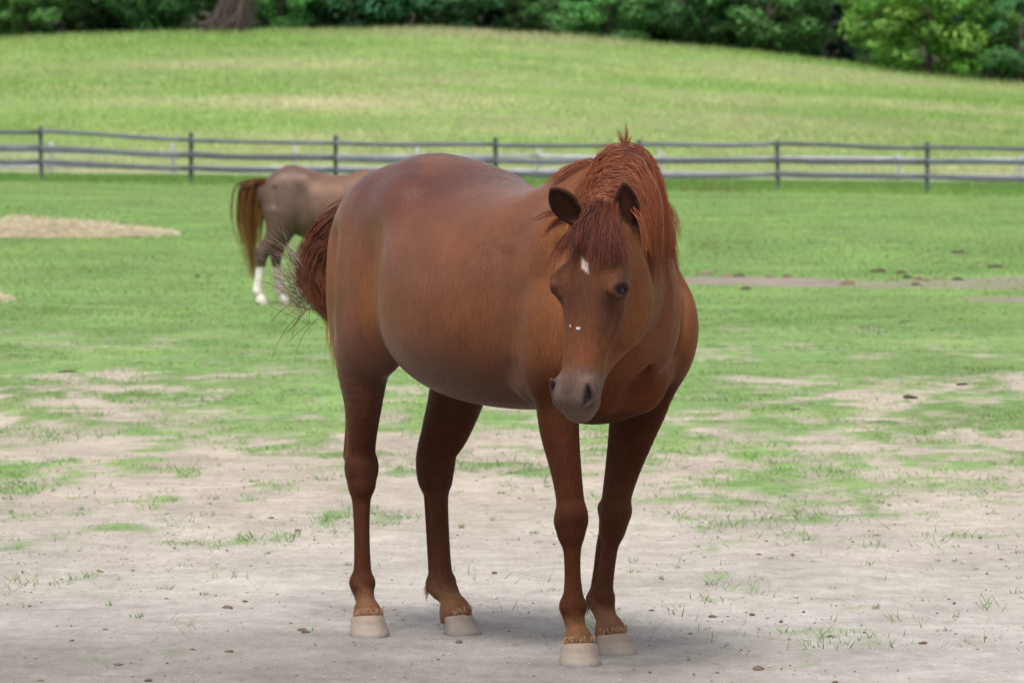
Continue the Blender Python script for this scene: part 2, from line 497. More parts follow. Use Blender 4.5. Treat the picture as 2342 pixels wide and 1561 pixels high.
            q = np.stack(q, 1)
            q[~fl] = q[~fl][:, ::-1]
            F.append(q)
        F = np.concatenate(F)
        E = np.concatenate([F[:, [0, 1]], F[:, [1, 2]], F[:, [2, 3]], F[:, [3, 0]]])
        deg = np.bincount(E[:, 0], minlength=len(V)).astype(float)
        for it in range(smooth):
            for lam in (0.5, -0.52):
                L = np.stack([np.bincount(E[:, 0], V[E[:, 1], k], minlength=len(V)) for k in range(3)], 1) / deg[:, None] - V
                V = V + lam * L
        return V, F

def catmull(P, sub):
    P = np.asarray(P, float)
    Q = np.concatenate([[2 * P[0] - P[1]], P, [2 * P[-1] - P[-2]]])
    out = []
    for i in range(1, len(Q) - 2):
        for j in range(sub):
            t = j / sub
            a, b, c, d = Q[i - 1], Q[i], Q[i + 1], Q[i + 2]
            out.append(0.5 * (2 * b + (c - a) * t + (2 * a - 5 * b + 4 * c - d) * t * t + (3 * b - a - 3 * c + d) * t ** 3))
    out.append(P[-1])
    return np.array(out)

def torso(s, secs, k=0.03):
    """egg-shaped barrel: rows of u, top, bottom, half width, height of the widest line"""
    T = catmull(np.array(secs, float), 6)
    T = T[np.argsort(T[:, 0])]
    u0, u1 = T[0, 0], T[-1, 0]
    sl, X, Y, Z = s.box((u0 - 0.1, -T[:, 3].max() - 0.1, T[:, 2].min() - 0.1), (u1 + 0.1, T[:, 3].max() + 0.1, T[:, 1].max() + 0.1))
    x = np.clip(X.ravel(), u0, u1)
    I = [np.interp(x, T[:, 0], T[:, j]).astype(np.float32)[:, None, None] for j in range(1, 5)]
    top, bot, w, zc = I
    hu = top - zc; hd = zc - bot
    dz = Z - zc
    hv = np.where(dz > 0, hu, hd)
    ov = (X - np.clip(X, u0, u1)) / 0.10
    pw = np.float32(2.25)
    k0 = (np.abs(Y / w) ** pw + np.abs(dz / hv) ** pw + np.abs(ov) ** pw) ** (1 / pw)
    s._put(sl, (k0 - 1) * np.minimum(w, hv) * 0.9, k, 'add')
# ------------------------------------------------------------------ horses (local axes: x forward, y to the horse's left, z up)
def rotv(deg):
    a = math.radians(deg)
    return np.array([math.cos(a), math.sin(a), 0.0]), np.array([-math.sin(a), math.cos(a), 0.0])

TORSO = [  # u, top, bottom, half width, widest height
    (-0.66, 1.31, 1.06, 0.12, 1.20),
    (-0.56, 1.435, 0.96, 0.185, 1.16),
    (-0.45, 1.505, 0.915, 0.225, 1.13),
    (-0.36, 1.522, 0.875, 0.255, 1.10),
    (-0.28, 1.512, 0.838, 0.290, 1.08),
    (-0.20, 1.490, 0.800, 0.338, 1.065),
    (-0.12, 1.462, 0.768, 0.366, 1.05),
    (0.00, 1.430, 0.746, 0.374, 1.04),
    (0.15, 1.414, 0.740, 0.357, 1.05),
    (0.28, 1.424, 0.748, 0.320, 1.07),
    (0.40, 1.452, 0.758, 0.265, 1.09),
    (0.50, 1.455, 0.768, 0.225, 1.08),
    (0.60, 1.38, 0.79, 0.195, 1.06),
    (0.68, 1.25, 0.85, 0.14, 1.04)]

def body_common(s):
    torso(s, TORSO, 0.03)
    for sg in (-1, 1):
        # croup, hip point, thigh, buttock
        s.ell((-0.34, sg * 0.13, 1.31), (0.20, 0.13, 0.15), k=0.08)
        s.ell((-0.235, sg * 0.205, 1.335), (0.075, 0.050, 0.065), k=0.10)
        s.ell((-0.475, sg * 0.138, 1.18), (0.205, 0.14, 0.265), k=0.07)
        s.ell((-0.445, sg * 0.185, 1.06), (0.195, 0.112, 0.25), k=0.028)
        s.ell((-0.36, sg * 0.195, 1.14), (0.10, 0.085, 0.20), k=0.05)
        s.ell((-0.585, sg * 0.115, 1.08), (0.095, 0.095, 0.22), k=0.05)
        # shoulder blade, triceps, point of shoulder
        ax = [(0.45, 0, 0.893), (0, 1, 0), (-0.893, 0, 0.45)]
        s.ell((0.47, sg * 0.158, 1.14), (0.25, 0.09, 0.13), ax=ax, k=0.07)
        s.ell((0.515, sg * 0.205, 0.96), (0.110, 0.085, 0.185), k=0.03)
        s.ell((0.575, sg * 0.185, 1.0), (0.12, 0.09, 0.17), k=0.05)
        s.ell((0.60, sg * 0.08, 0.90), (0.10, 0.085, 0.15), k=0.035)
        # soft hollows: in front of the thigh, behind the shoulder, between thigh muscles, below the neck
        s.loft([(-.235, sg * .335, 1.22), (-.245, sg * .335, 1.10), (-.255, sg * .325, .98), (-.28, sg * .29, .87)],
               [(.006, .01), (.020, .022), (.026, .028), (.022, .026)], (0, 1, 0), k=0.06, op='sub', sub=4)
        s.loft([(.395, sg * .285, 1.22), (.40, sg * .315, 1.04), (.405, sg * .295, .88)], [(.010, .016), (.024, .022), (.016, .018)], (0, 1, 0), k=0.045, op='sub', sub=4)
        s.loft([(-.555, sg * .265, 1.26), (-.555, sg * .285, 1.10), (-.54, sg * .265, .95)], [(.010, .014), (.020, .020), (.014, .016)], (0, 1, 0), k=0.06, op='sub', sub=4)
        s.loft([(.60, sg * .215, 1.24), (.665, sg * .17, 1.08), (.70, sg * .11, .95)], [(.004, .008), (.007, .010), (.005, .008)], (0, 1, 0), k=0.05, op='sub', sub=4)
    s.loft([(.735, 0, 1.02), (.725, 0, .92), (.68, 0, .80)], [(.010, .014), (.014, .018), (.012, .016)], (0, 1, 0), k=0.04, op='sub', sub=4)
    # breast bone between the forelegs, girth
    s.ell((0.46, 0, 0.80), (0.17, 0.14, 0.09), k=0.06)

def leg_loft(s, pts, deg, k=0.03):
    f, sd = rotv(deg)
    pts = [list(p) for p in pts]
    n = len(pts)
    if n == 15:          # cannon bone forward, tendons behind, knobbly joints
        for j in (7, 8, 9):
            pts[j][0] += f[0] * .006; pts[j][1] += f[1] * .006; pts[j][4] *= .74
    P = [p[:3] for p in pts]; R = [p[3:5] for p in pts]
    s.loft(P, R, sd, k=k, sub=4)
    if n == 15:
        A = np.array(P)
        tn = [A[j] - f * o for j, o in ((6, .031), (7, .034), (8, .033), (9, .032), (10, .026))]
        s.loft(tn, [(.015, .012), (.0125, .0125), (.012, .012), (.014, .013), (.018, .015)], sd, k=0.006, sub=4)
        front = A[0][0] > 0
        z3 = np.array([0, 0, 1.0])
        if front:
            s.ell(A[5] + f * .014 + z3 * .012, (.036, .040, .036), ax=[f, sd, z3], k=0.02)
            s.ell(A[5] - f * .040 + z3 * .016, (.018, .016, .026), ax=[f, sd, z3], k=0.018)
            for q in (-1, 1): s.ell(A[5] + sd * q * .034 - z3 * .012, (.026, .014, .022), ax=[f, sd, z3], k=0.015)
            s.loft([A[2] + f * .035, A[3] + f * .022], [(.020, .02), (.014, .014)], sd, k=0.03, sub=1)
        else:
            for q in (-1, 1): s.ell(A[5] + sd * q * .036 + f * .008, (.026, .014, .034), ax=[f, sd, z3], k=0.018)
            s.ell(A[6] + f * .012, (.030, .034, .026), ax=[f, sd, z3], k=0.02)
        s.ell(A[10] - f * .026 - z3 * .004, (.018, .026, .020), ax=[f, sd, z3], k=0.018)
        for q in (-1, 1): s.ell(A[10] + sd * q * .026 + f * .004, (.020, .012, .018), ax=[f, sd, z3], k=0.016)

def head_prims(s, O, l, n, a, ears, small=False):
    """O at the poll; l to the animal's left, n out of the forehead, a from poll to nose"""
    M = np.array([l, n, a])
    W = lambda q: np.asarray(O) + np.asarray(q) @ M
    hx = lambda q: (q[0], q[1], q[2])
    A = M
    s.ell(W((0, -0.045, 0.085)), (0.078, 0.08, 0.12), ax=A, k=0.04)
    rows = [(0.03, -0.035, .066, .06), (0.10, -0.02, .084, .070), (0.17, -0.012, .100, .074), (0.23, -0.014, .098, .075),
            (0.30, -0.022, .082, .070), (0.38, -0.026, .066, .063), (0.45, -0.030, .061, .060), (0.51, -0.034, .062, .060),
            (0.545, -0.040, .059, .053), (0.575, -0.048, .046, .038)]
    s.loft([W((0, r[1], r[0])) for r in rows], [(r[2], r[3]) for r in rows], l, k=0.03, sub=8)
    # lower jaw
    rows = [(0.15, -0.12, .066, .070), (0.23, -0.145, .064, .090), (0.32, -0.140, .056, .080), (0.41, -0.100, .043, .056), (0.50, -0.072, .036, .036), (0.56, -0.070, .030, .026)]
    s.loft([W((0, r[1], r[0])) for r in rows], [(r[2], r[3]) for r in rows], l, k=0.03, sub=8)
    for sg in (-1, 1):
        s.ell(W((sg * .058, -.135, .240)), (.026, .110, .120), ax=A, k=0.045)      # jowl
        s.ell(W((sg * .088, .014, .212)), (.026, .038, .052), ax=A, k=0.035)      # orbit
        s.loft([W((sg * .086, -.026, .27)), W((sg * .076, -.032, .32)), W((sg * .058, -.034, .39))], [(.013, .013), (.011, .011), (.006, .006)], l, k=0.022, sub=2)
        s.ell(W((sg * .094, .040, .128)), (.014, .020, .032), ax=A, k=0.04, op='sub')   # hollow above the eye
        s.ell(W((sg * .049, -.002, .530)), (.021, .028, .042), ax=A, k=0.022)     # nostril wing
    s.ell(W((0, -.022, .553)), (.058, .050, .035), ax=A, k=0.025)                 # upper lip
    s.ell(W((0, -.082, .546)), (.040, .030, .031), ax=A, k=0.012)                 # chin
    for sg in (-1, 1):
        # nostril opening: comma slit
        s.loft([W((sg * .046, .032, .506)), W((sg * .060, .022, .518)), W((sg * .063, .008, .540)), W((sg * .050, .006, .560))],
               [(.006, .007), (.010, .011), (.010, .012), (.006, .008)], n, k=0.006, op='sub', sub=3)
        s.loft([W((sg * .062, .030, .503)), W((sg * .070, .008, .522)), W((sg * .068, -.010, .548))], [(.004, .005), (.006, .006), (.004, .005)], a, k=0.014, sub=3)   # nostril rim
        s.ell(W((sg * .120, .021, .226)), (.022, .029, .0165), ax=A, k=0.006, op='sub')     # eye socket
        s.loft([W((sg * .096, .056, .232)), W((sg * .111, .042, .214)), W((sg * .118, .014, .208)), W((sg * .110, -.014, .217))], [(.005, .006), (.007, .007), (.007, .006), (.004, .004)], a, k=0.02, sub=3)  # upper lid
        s.loft([W((sg * .100, .048, .242)), W((sg * .112, .022, .247)), W((sg * .108, -.008, .238))], [(.004, .005), (.005, .005), (.004, .004)], a, k=0.02, sub=3)  # lower lid
    # mouth line
    for sg in (-1, 1):
        s.loft([W((0, -.062, .586)), W((sg * .034, -.062, .577)), W((sg * .053, -.062, .545)), W((sg * .056, -.060, .500))], [(.003, .004), (.003, .004), (.003, .004), (.002, .003)], a, k=0.006, op='sub', sub=3)
    for base, tip, opn in ears:
        base = np.array(base, float); tip = np.array(tip, float); opn = np.array(opn, float)
        e = tip - base; L = np.linalg.norm(e); e /= L
        o = opn - e * (opn @ e); o /= np.linalg.norm(o); sd = np.cross(e, o)
        q = lambda t, y=0.0: base + e * (t * L) + o * y
        s.loft([q(-0.25, -.012), q(0.0, -.004), q(0.22), q(0.45), q(0.66), q(0.84), q(0.97, .004)],
               [(.024, .024), (.028, .025), (.037, .025), (.040, .022), (.034, .018), (.021, .012), (.007, .006)], sd, k=0.02, sub=4)
        s.loft([q(0.04, .014), q(0.22, .017), q(0.45, .017), q(0.66, .014), q(0.84, .011)],
               [(.012, .012), (.026, .020), (.030, .018), (.024, .014), (.011, .008)], sd, k=0.006, op='sub', sub=4)
    return W

# ---- the big chestnut mare
HO = np.array([-0.027, 16.6, 0.0])                       # ground point under her body
HU = np.array([0.588, -0.809, 0.0]); HV = np.array([0.809, 0.588, 0.0])
def w2l(P):
    d = np.asarray(P, float) - HO
    return np.array([d @ HU, d @ HV, d[2]])
def w2ld(d):
    d = np.asarray(d, float)
    return np.array([d @ HU, d @ HV, d[2]])

MARE_LEGS = [  # joints top to hoof: u, v, z, half width across, half width fore-aft ; toe angle
    ([(.46, -.17, .93, .085, .12), (.505, -.17, .82, .068, .088), (.515, -.166, .70, .058, .072), (.535, -.156, .58, .046, .052), (.548, -.15, .49, .042, .044),
      (.552, -.15, .44, .049, .046), (.550, -.148, .395, .044, .041), (.545, -.143, .345, .028, .034), (.542, -.139, .27, .0245, .032),
      (.541, -.136, .21, .030, .036), (.541, -.135, .172, .038, .042), (.546, -.134, .137, .032, .036), (.556, -.133, .105, .031, .032), (.566, -.133, .072, .043, .046), (.570, -.133, .05, .046, .05)], -18),
    ([(.47, .17, .92, .09, .12), (.46, .183, .80, .076, .100), (.435, .175, .70, .062, .080), (.405, .16, .58, .049, .058), (.385, .148, .48, .042, .046),
      (.379, .145, .425, .047, .046), (.370, .143, .38, .041, .042), (.356, .138, .33, .027, .036), (.345, .134, .26, .025, .034),
      (.335, .131, .20, .030, .038), (.331, .13, .167, .038, .044), (.343, .13, .132, .031, .037), (.358, .131, .104, .031, .034), (.372, .132, .072, .044, .048), (.378, .132, .05, .046, .05)], 24),
    ([(-.48, -.18, .98, .10, .15), (-.505, -.178, .86, .083, .108), (-.52, -.168, .75, .060, .088), (-.548, -.152, .65, .047, .062), (-.568, -.142, .585, .044, .054),
      (-.572, -.14, .53, .050, .055), (-.574, -.138, .475, .043, .048), (-.580, -.136, .425, .030, .040), (-.582, -.133, .32, .025, .034),
      (-.582, -.131, .21, .028, .036), (-.582, -.13, .165, .038, .043), (-.572, -.13, .132, .032, .037), (-.560, -.131, .103, .031, .034), (-.550, -.132, .072, .044, .047), (-.545, -.132, .05, .047, .05)], -16),
    ([(-.43, .175, .98, .10, .14), (-.447, .172, .86, .086, .105), (-.478, .16, .74, .064, .090), (-.520, .15, .64, .052, .078), (-.552, .142, .58, .047, .066),
      (-.562, .14, .53, .050, .064), (-.560, .138, .475, .044, .055), (-.552, .136, .425, .033, .045), (-.540, .134, .32, .028, .041),
      (-.524, .131, .20, .031, .043), (-.516, .13, .155, .039, .049), (-.486, .129, .130, .033, .041), (-.460, .129, .104, .032, .036), (-.438, .128, .073, .045, .050), (-.432, .128, .05, .048, .052)], 40)]
MARE_HOOF = [  # coronet centre u,v ; toe angle
    (.568, -.133, -18), (.376, .132, 24), (-.547, -.132, -16), (-.434, .128, 40)]

yawh, pit, rol = math.radians(33), math.radians(14), math.radians(3)
Hw = np.array([-math.sin(yawh), -math.cos(yawh), 0.0])
aw = Hw * math.sin(pit) + np.array([0, 0, -math.cos(pit)])
nw = Hw * math.cos(pit) + np.array([0, 0, math.sin(pit)])
lw = np.array([-Hw[1], Hw[0], 0.0])
_a, _l = aw.copy(), lw.copy()                             # head tilted a little about the view of its own forehead
aw = _a * math.cos(rol) - _l * math.sin(rol)
lw = _l * math.cos(rol) + _a * math.sin(rol)
HEAD_O = w2l((0.268, 15.52, 1.360))
HEAD_A, HEAD_N, HEAD_L = w2ld(aw), w2ld(nw), w2ld(lw)
HEAD_M = np.array([HEAD_L, HEAD_N, HEAD_A])
NECK = [  # centre u, v, z, half width, half height
    (.42, 0, 1.13, .17, .31), (.56, -.015, 1.18, .155, .30), (.68, -.055, 1.255, .125, .28), (.79, -.13, 1.30, .105, .235),
    (.89, -.225, 1.29, .092, .180), (.97, -.315, 1.265, .084, .145), (1.03, -.385, 1.225, .075, .12)]

def build_mare_sdf(h):
    s = Sdf((-0.86, -0.80, 0.03), (1.36, 0.44, 1.62), h)
    body_common(s)
    P = np.array(NECK)
    t = np.gradient(P[:, :3], axis=0)
    side = np.stack([-t[:, 1], t[:, 0], 0 * t[:, 0]], 1); side /= np.linalg.norm(side, axis=1, keepdims=True)
    s.loft(P[:, :3], P[:, 3:5], side, k=0.07, sub=10)
    for pts, deg in MARE_LEGS: leg_loft(s, pts, deg, 0.03)
    # points of hock and Achilles tendons, stifles, elbow
    s.loft([(-.630, -.142, .565), (-.618, -.15, .63), (-.595, -.16, .72)], [(.022, .024), (.016, .018), (.014, .02)], (0, 1, 0), k=0.03, sub=3)
    s.loft([(-.628, .142, .565), (-.608, .15, .63), (-.565, .16, .72)], [(.022, .024), (.016, .018), (.014, .02)], (0, 1, 0), k=0.03, sub=3)
    s.ell((-.38, -.20, 1.0), (.10, .075, .11), k=0.05)
    s.ell((-.33, .20, .97), (.11, .075, .13), k=0.05)
    s.ell((.395, -.185, .84), (.055, .04, .06), k=0.04)
    s.ell((.36, .19, .83), (.055, .04, .06), k=0.04)
    # throat and jaw join
    s.loft([HEAD_O + np.array([0, -.10, .12]) @ HEAD_M, (.93, -.30, 1.16), (.80, -.17, 1.10)], [(.06, .08), (.07, .09), (.085, .12)], HEAD_L, k=0.05, sub=3)
    ears = []
    for bw, tw, ow in (((0.178, 15.52, 1.345), (0.112, 15.46, 1.432), (-0.25, -1, 0.05)),
                       ((0.335, 15.545, 1.312), (0.322, 15.49, 1.448), (0.15, -1, 0.05))):
        ears.append((w2l(bw), w2l(tw), w2ld(ow)))
    head_prims(s, HEAD_O, HEAD_L, HEAD_N, HEAD_A, ears)
    return s
# ------------------------------------------------------------------ strands (mane, tail, forelock): thin tapered three-sided tubes
def tubes(paths, r0, tip=0.25, sides=3):
    """paths (n,m,3) -> verts, quads ; r0 (n,)"""
    n, m, _ = paths.shape
    t = np.gradient(paths, axis=1); t /= np.linalg.norm(t, axis=2, keepdims=True) + 1e-9
    ref = np.where(np.abs(t[..., 2:3]) > 0.8, np.array([1., 0, 0]), np.array([0, 0, 1.]))
    a = np.cross(t, ref); a /= np.linalg.norm(a, axis=2, keepdims=True) + 1e-9
    b = np.cross(t, a)
    w = np.linspace(0, 1, m)
    rad = r0[:, None] * (1 - (1 - tip) * w[None] ** 1.5)
    V = []
    for k in range(sides):
        an = 2 * math.pi * k / sides
        V.append(paths + (a * math.cos(an) + b * math.sin(an)) * rad[..., None])
    V = np.stack(V, 2)                                   # n,m,sides,3
    idx = np.arange(n * m * sides).reshape(n, m, sides)
    q = []
    for k in range(sides):
        k2 = (k + 1) % sides
        q.append(np.stack([idx[:, :-1, k], idx[:, :-1, k2], idx[:, 1:, k2], idx[:, 1:, k]], -1).reshape(-1, 4))
    return V.reshape(-1, 3), np.concatenate(q)

def grow(sdf, roots, d0, length, m, grav, rng, wander=0.25, clear=0.006, damp=0.75):
    n = len(roots)
    P = roots.astype(float).copy(); d = d0 / np.linalg.norm(d0, axis=1, keepdims=True)
    out = [P.copy()]
    ds = (length / (m - 1))[:, None]
    wn = rng.normal(size=(n, 3)) * wander
    for i in range(m - 1):
        wn = wn * 0.8 + rng.normal(size=(n, 3)) * wander * 0.45
        d = d + ds * (np.array([0, 0, -grav]) + wn * 6.0)
        d /= np.linalg.norm(d, axis=1, keepdims=True)
        P = P + d * ds
        if sdf is not None:
            sd = sdf.sample(P); inn = sd < clear
            if inn.any():
                g = sdf.grad(P[inn])
                P[inn] += g * (clear - sd[inn])[:, None]
                dn = (d[inn] * g).sum(1, keepdims=True)
                d[inn] -= g * np.minimum(dn, 0)
                d[inn] /= np.linalg.norm(d[inn], axis=1, keepdims=True) + 1e-9
        out.append(P.copy())
    return np.stack(out, 1)

def children(guides, per, spread, rng, sdf=None, clear=0.003, frizz=0.004, clump=0.6, vary=0.25):
    n, m, _ = guides.shape
    w = np.linspace(0, 1, m)[None, None, :, None]
    off = rng.normal(size=(n, per, 1, 3)) * spread
    ph = rng.uniform(0, 6.28, (n, per, 1, 3)); fr = rng.uniform(2, 7, (n, per, 1, 3))
    C = guides[:, None] + off * (1 - clump * w) + np.sin(w * fr + ph) * frizz * w
    C = C.reshape(n * per, m, 3)
    # shorten some strands
    cut = 1 - rng.uniform(0, vary, n * per)
    tt = np.linspace(0, 1, m)[None] * cut[:, None] * (m - 1)
    i = np.clip(np.floor(tt).astype(int), 0, m - 2); f = (tt - i)[..., None]
    r = np.arange(n * per)[:, None]
    C = C[r, i] * (1 - f) + C[r, i + 1] * f
    if sdf is not None:
        Q = C.reshape(-1, 3); sd = sdf.sample(Q); inn = sd < clear
        if inn.any():
            Q[inn] += sdf.grad(Q[inn]) * (clear - sd[inn])[:, None]
        C = Q.reshape(C.shape)
    return C

def hair_mesh(name, C, r, rng, cols, root_tip=None, sides=3, lock=1):
    """cols: list of (rgb, weight); colour per strand, tips may fade to root_tip colour"""
    n, m, _ = C.shape
    V, Q = tubes(C, r, sides=sides)
    me = mesh_np(name, V, Q)
    rgb = np.array([c[0] for c in cols]); w = np.array([c[1] for c in cols], float); w /= w.sum()
    if lock > 1:                        # strands of one lock share their colour
        k = n // lock + 1
        base = np.repeat(rgb[rng.choice(len(cols), k, p=w)] * rng.uniform(.65, 1.25, (k, 1)), lock, 0)[:n]
        own = rgb[rng.choice(len(cols), n, p=w)]
        ci = (base * .7 + own * .3) * rng.uniform(0.85, 1.18, (n, 1))
    else:
        ci = rgb[rng.choice(len(cols), n, p=w)] * rng.uniform(0.75, 1.3, (n, 1))
    cc = np.repeat(np.repeat(ci[:, None], m, 1)[:, :, None], sides, 2)
    if root_tip is not None:
        tw = (np.linspace(0, 1, m) ** 2)[None, :, None, None]
        cc = cc * (1 - tw) + np.array(root_tip) * tw
    set_col(me, cc.reshape(-1, 3))
    return me

def hair_mat(name, rough=0.45, spec=0.22, trans=0.0):
    m, nt, b = nodes(name)
    at = N(nt, "ShaderNodeVertexColor", layer_name="Col")
    nt.links.new(at.outputs[0], b.inputs['Base Color'])
    b.inputs['Roughness'].default_value = rough
    b.inputs['Specular IOR Level'].default_value = spec
    b.inputs['Sheen Weight'].default_value = 0.0
    b.inputs['Sheen Tint'].default_value = (1, .6, .4, 1)
    if trans:
        tr = N(nt, "ShaderNodeBsdfTranslucent"); nt.links.new(at.outputs[0], tr.inputs[0])
        mx = N(nt, "ShaderNodeMixShader"); mx.inputs[0].default_value = trans
        out = nt.nodes["Material Output"]
        nt.links.new(b.outputs[0], mx.inputs[1]); nt.links.new(tr.outputs[0], mx.inputs[2]); nt.links.new(mx.outputs[0], out.inputs[0])
    return m

def coat_mat(name, rough=0.36):
    m, nt, b = nodes(name)
    at = N(nt, "ShaderNodeVertexColor", layer_name="Col")
    tc = N(nt, "ShaderNodeTexCoord")
    mp = N(nt, "ShaderNodeMapping"); mp.inputs['Scale'].default_value = (1, 1, 0.16)
    nt.links.new(tc.outputs['Object'], mp.inputs['Vector'])
    n1 = N(nt, "ShaderNodeTexNoise", Scale=9.0, Detail=6.0, Roughness=0.62)
    n2 = N(nt, "ShaderNodeTexNoise", Scale=190.0, Detail=3.0, Roughness=0.7)
    n3 = N(nt, "ShaderNodeTexNoise", Scale=55.0, Detail=4.0, Roughness=0.6)
    nt.links.new(tc.outputs['Object'], n1.inputs['Vector'])
    nt.links.new(mp.outputs[0], n2.inputs['Vector'])
    nt.links.new(mp.outputs[0], n3.inputs['Vector'])
    r1 = ramp(nt, [(0.3, 0.80), (0.7, 1.18)]); nt.links.new(n1.outputs[0], r1.inputs[0])
    r2 = ramp(nt, [(0.3, 0.76), (0.7, 1.24)]); nt.links.new(n2.outputs[0], r2.inputs[0])
    c = mixc(nt, 1.0, at.outputs[0], r1.outputs[0], 'MULTIPLY')
    c = mixc(nt, 1.0, c, r2.outputs[0], 'MULTIPLY')
    nt.links.new(c, b.inputs['Base Color'])
    rr = ramp(nt, [(0.25, rough - 0.08), (0.75, rough + 0.12)]); nt.links.new(n3.outputs[0], rr.inputs[0])
    nt.links.new(mathn(nt, 'ADD', rr.outputs[0], mathn(nt, 'MULTIPLY', mathn(nt, 'SUBTRACT', 1.0, at.outputs['Alpha']), .3)), b.inputs['Roughness'])
    nt.links.new(mathn(nt, 'ADD', mathn(nt, 'MULTIPLY', at.outputs['Alpha'], .56), .05), b.inputs['Specular IOR Level'])
    b.inputs['Specular Tint'].default_value = (1.0, 0.72, 0.60, 1)
    b.inputs['Sheen Weight'].default_value = 0.06
    b.inputs['Sheen Roughness'].default_value = 0.45
    b.inputs['Sheen Tint'].default_value = (0.85, 0.36, 0.13, 1)
    bp = N(nt, "ShaderNodeBump", Strength=0.25, Distance=0.003)
    nt.links.new(n2.outputs[0], bp.inputs['Height'])
    bp2 = N(nt, "ShaderNodeBump", Strength=0.22, Distance=0.006)
    nt.links.new(n3.outputs[0], bp2.inputs['Height']); nt.links.new(bp.outputs[0], bp2.inputs['Normal'])
    nt.links.new(bp2.outputs[0], b.inputs['Normal'])
    return m

def simple_mat(name, rgb, rough=0.6, spec=0.3, nscale=0, namt=0.3, bump=0.0, coords='Object', stretch=(1, 1, 1)):
    m, nt, b = nodes(name)
    b.inputs['Roughness'].default_value = rough
    b.inputs['Specular IOR Level'].default_value = spec
    if nscale:
        tc = N(nt, "ShaderNodeTexCoord"); mp = N(nt, "ShaderNodeMapping"); mp.inputs['Scale'].default_value = stretch
        nt.links.new(tc.outputs[coords], mp.inputs['Vector'])
        n1 = N(nt, "ShaderNodeTexNoise", Scale=nscale, Detail=6.0, Roughness=0.65)
        nt.links.new(mp.outputs[0], n1.inputs['Vector'])
        r1 = ramp(nt, [(0.28, tuple(c * (1 - namt) for c in rgb)), (0.72, tuple(min(1, c * (1 + namt)) for c in rgb))])
        nt.links.new(n1.outputs[0], r1.inputs[0]); nt.links.new(r1.outputs[0], b.inputs['Base Color'])
        if bump:
            bp = N(nt, "ShaderNodeBump", Strength=bump, Distance=0.01)
            nt.links.new(n1.outputs[0], bp.inputs['Height']); nt.links.new(bp.outputs[0], b.inputs['Normal'])
    else:
        b.inputs['Base Color'].default_value = (*rgb, 1)
    return m

# ------------------------------------------------------------------ hooves
def hoof_mesh(name, scale=1.0, seg=40):
    """toe along +x, ground at z=0"""
    rings = [  # z front, z heel, half width, half length, centre shift
        (0.000, 0.000, 0.060, 0.064, 0.016), (0.004, 0.004, 0.0625, 0.067, 0.0165), (0.020, 0.017, 0.0605, 0.064, 0.012),
        (0.045, 0.034, 0.0555, 0.0585, 0.005), (0.064, 0.046, 0.0520, 0.0540, -0.001), (0.071, 0.052, 0.0505, 0.052, -0.003), (0.075, 0.057, 0.044, 0.046, -0.004)]
    V = []; F = []
    for zf, zh, w, l, c in rings:
        for i in range(seg):
            an = 2 * math.pi * i / seg
            x, y = math.cos(an), math.sin(an)
            x2 = x if x > -0.2 else -0.2 + (x + 0.2) * 0.62            # blunt heel
            notch = 0.10 * math.exp(-((an - math.pi) / 0.22) ** 2)     # cleft between the bulbs
            chip = 1 + .018 * math.sin(5 * an + 1.3) * math.sin(11 * an) - (.03 * (math.sin(3.7 * an + .6) > .93) if zf < .006 else 0)
            V.append(((c + x2 * l * (1 - notch) * chip) * scale, y * w * scale * chip, (zf * (x + 1) / 2 + zh * (1 - x) / 2) * scale))
    for r in range(len(rings) - 1):
        for i in range(seg):
            j = (i + 1) % seg
            F.append((r * seg + i, r * seg + j, (r + 1) * seg + j, (r + 1) * seg + i))
    n = len(V); V.append((0.01 * scale, 0, 0)); V.append((-0.004 * scale, 0, 0.066 * scale))
    T = [((i + 1) % seg, i, n) for i in range(seg)]
    b = (len(rings) - 1) * seg
    T += [(b + i, b + (i + 1) % seg, n + 1) for i in range(seg)]
    return mesh_np(name, V, [np.array(F), np.array(T)])

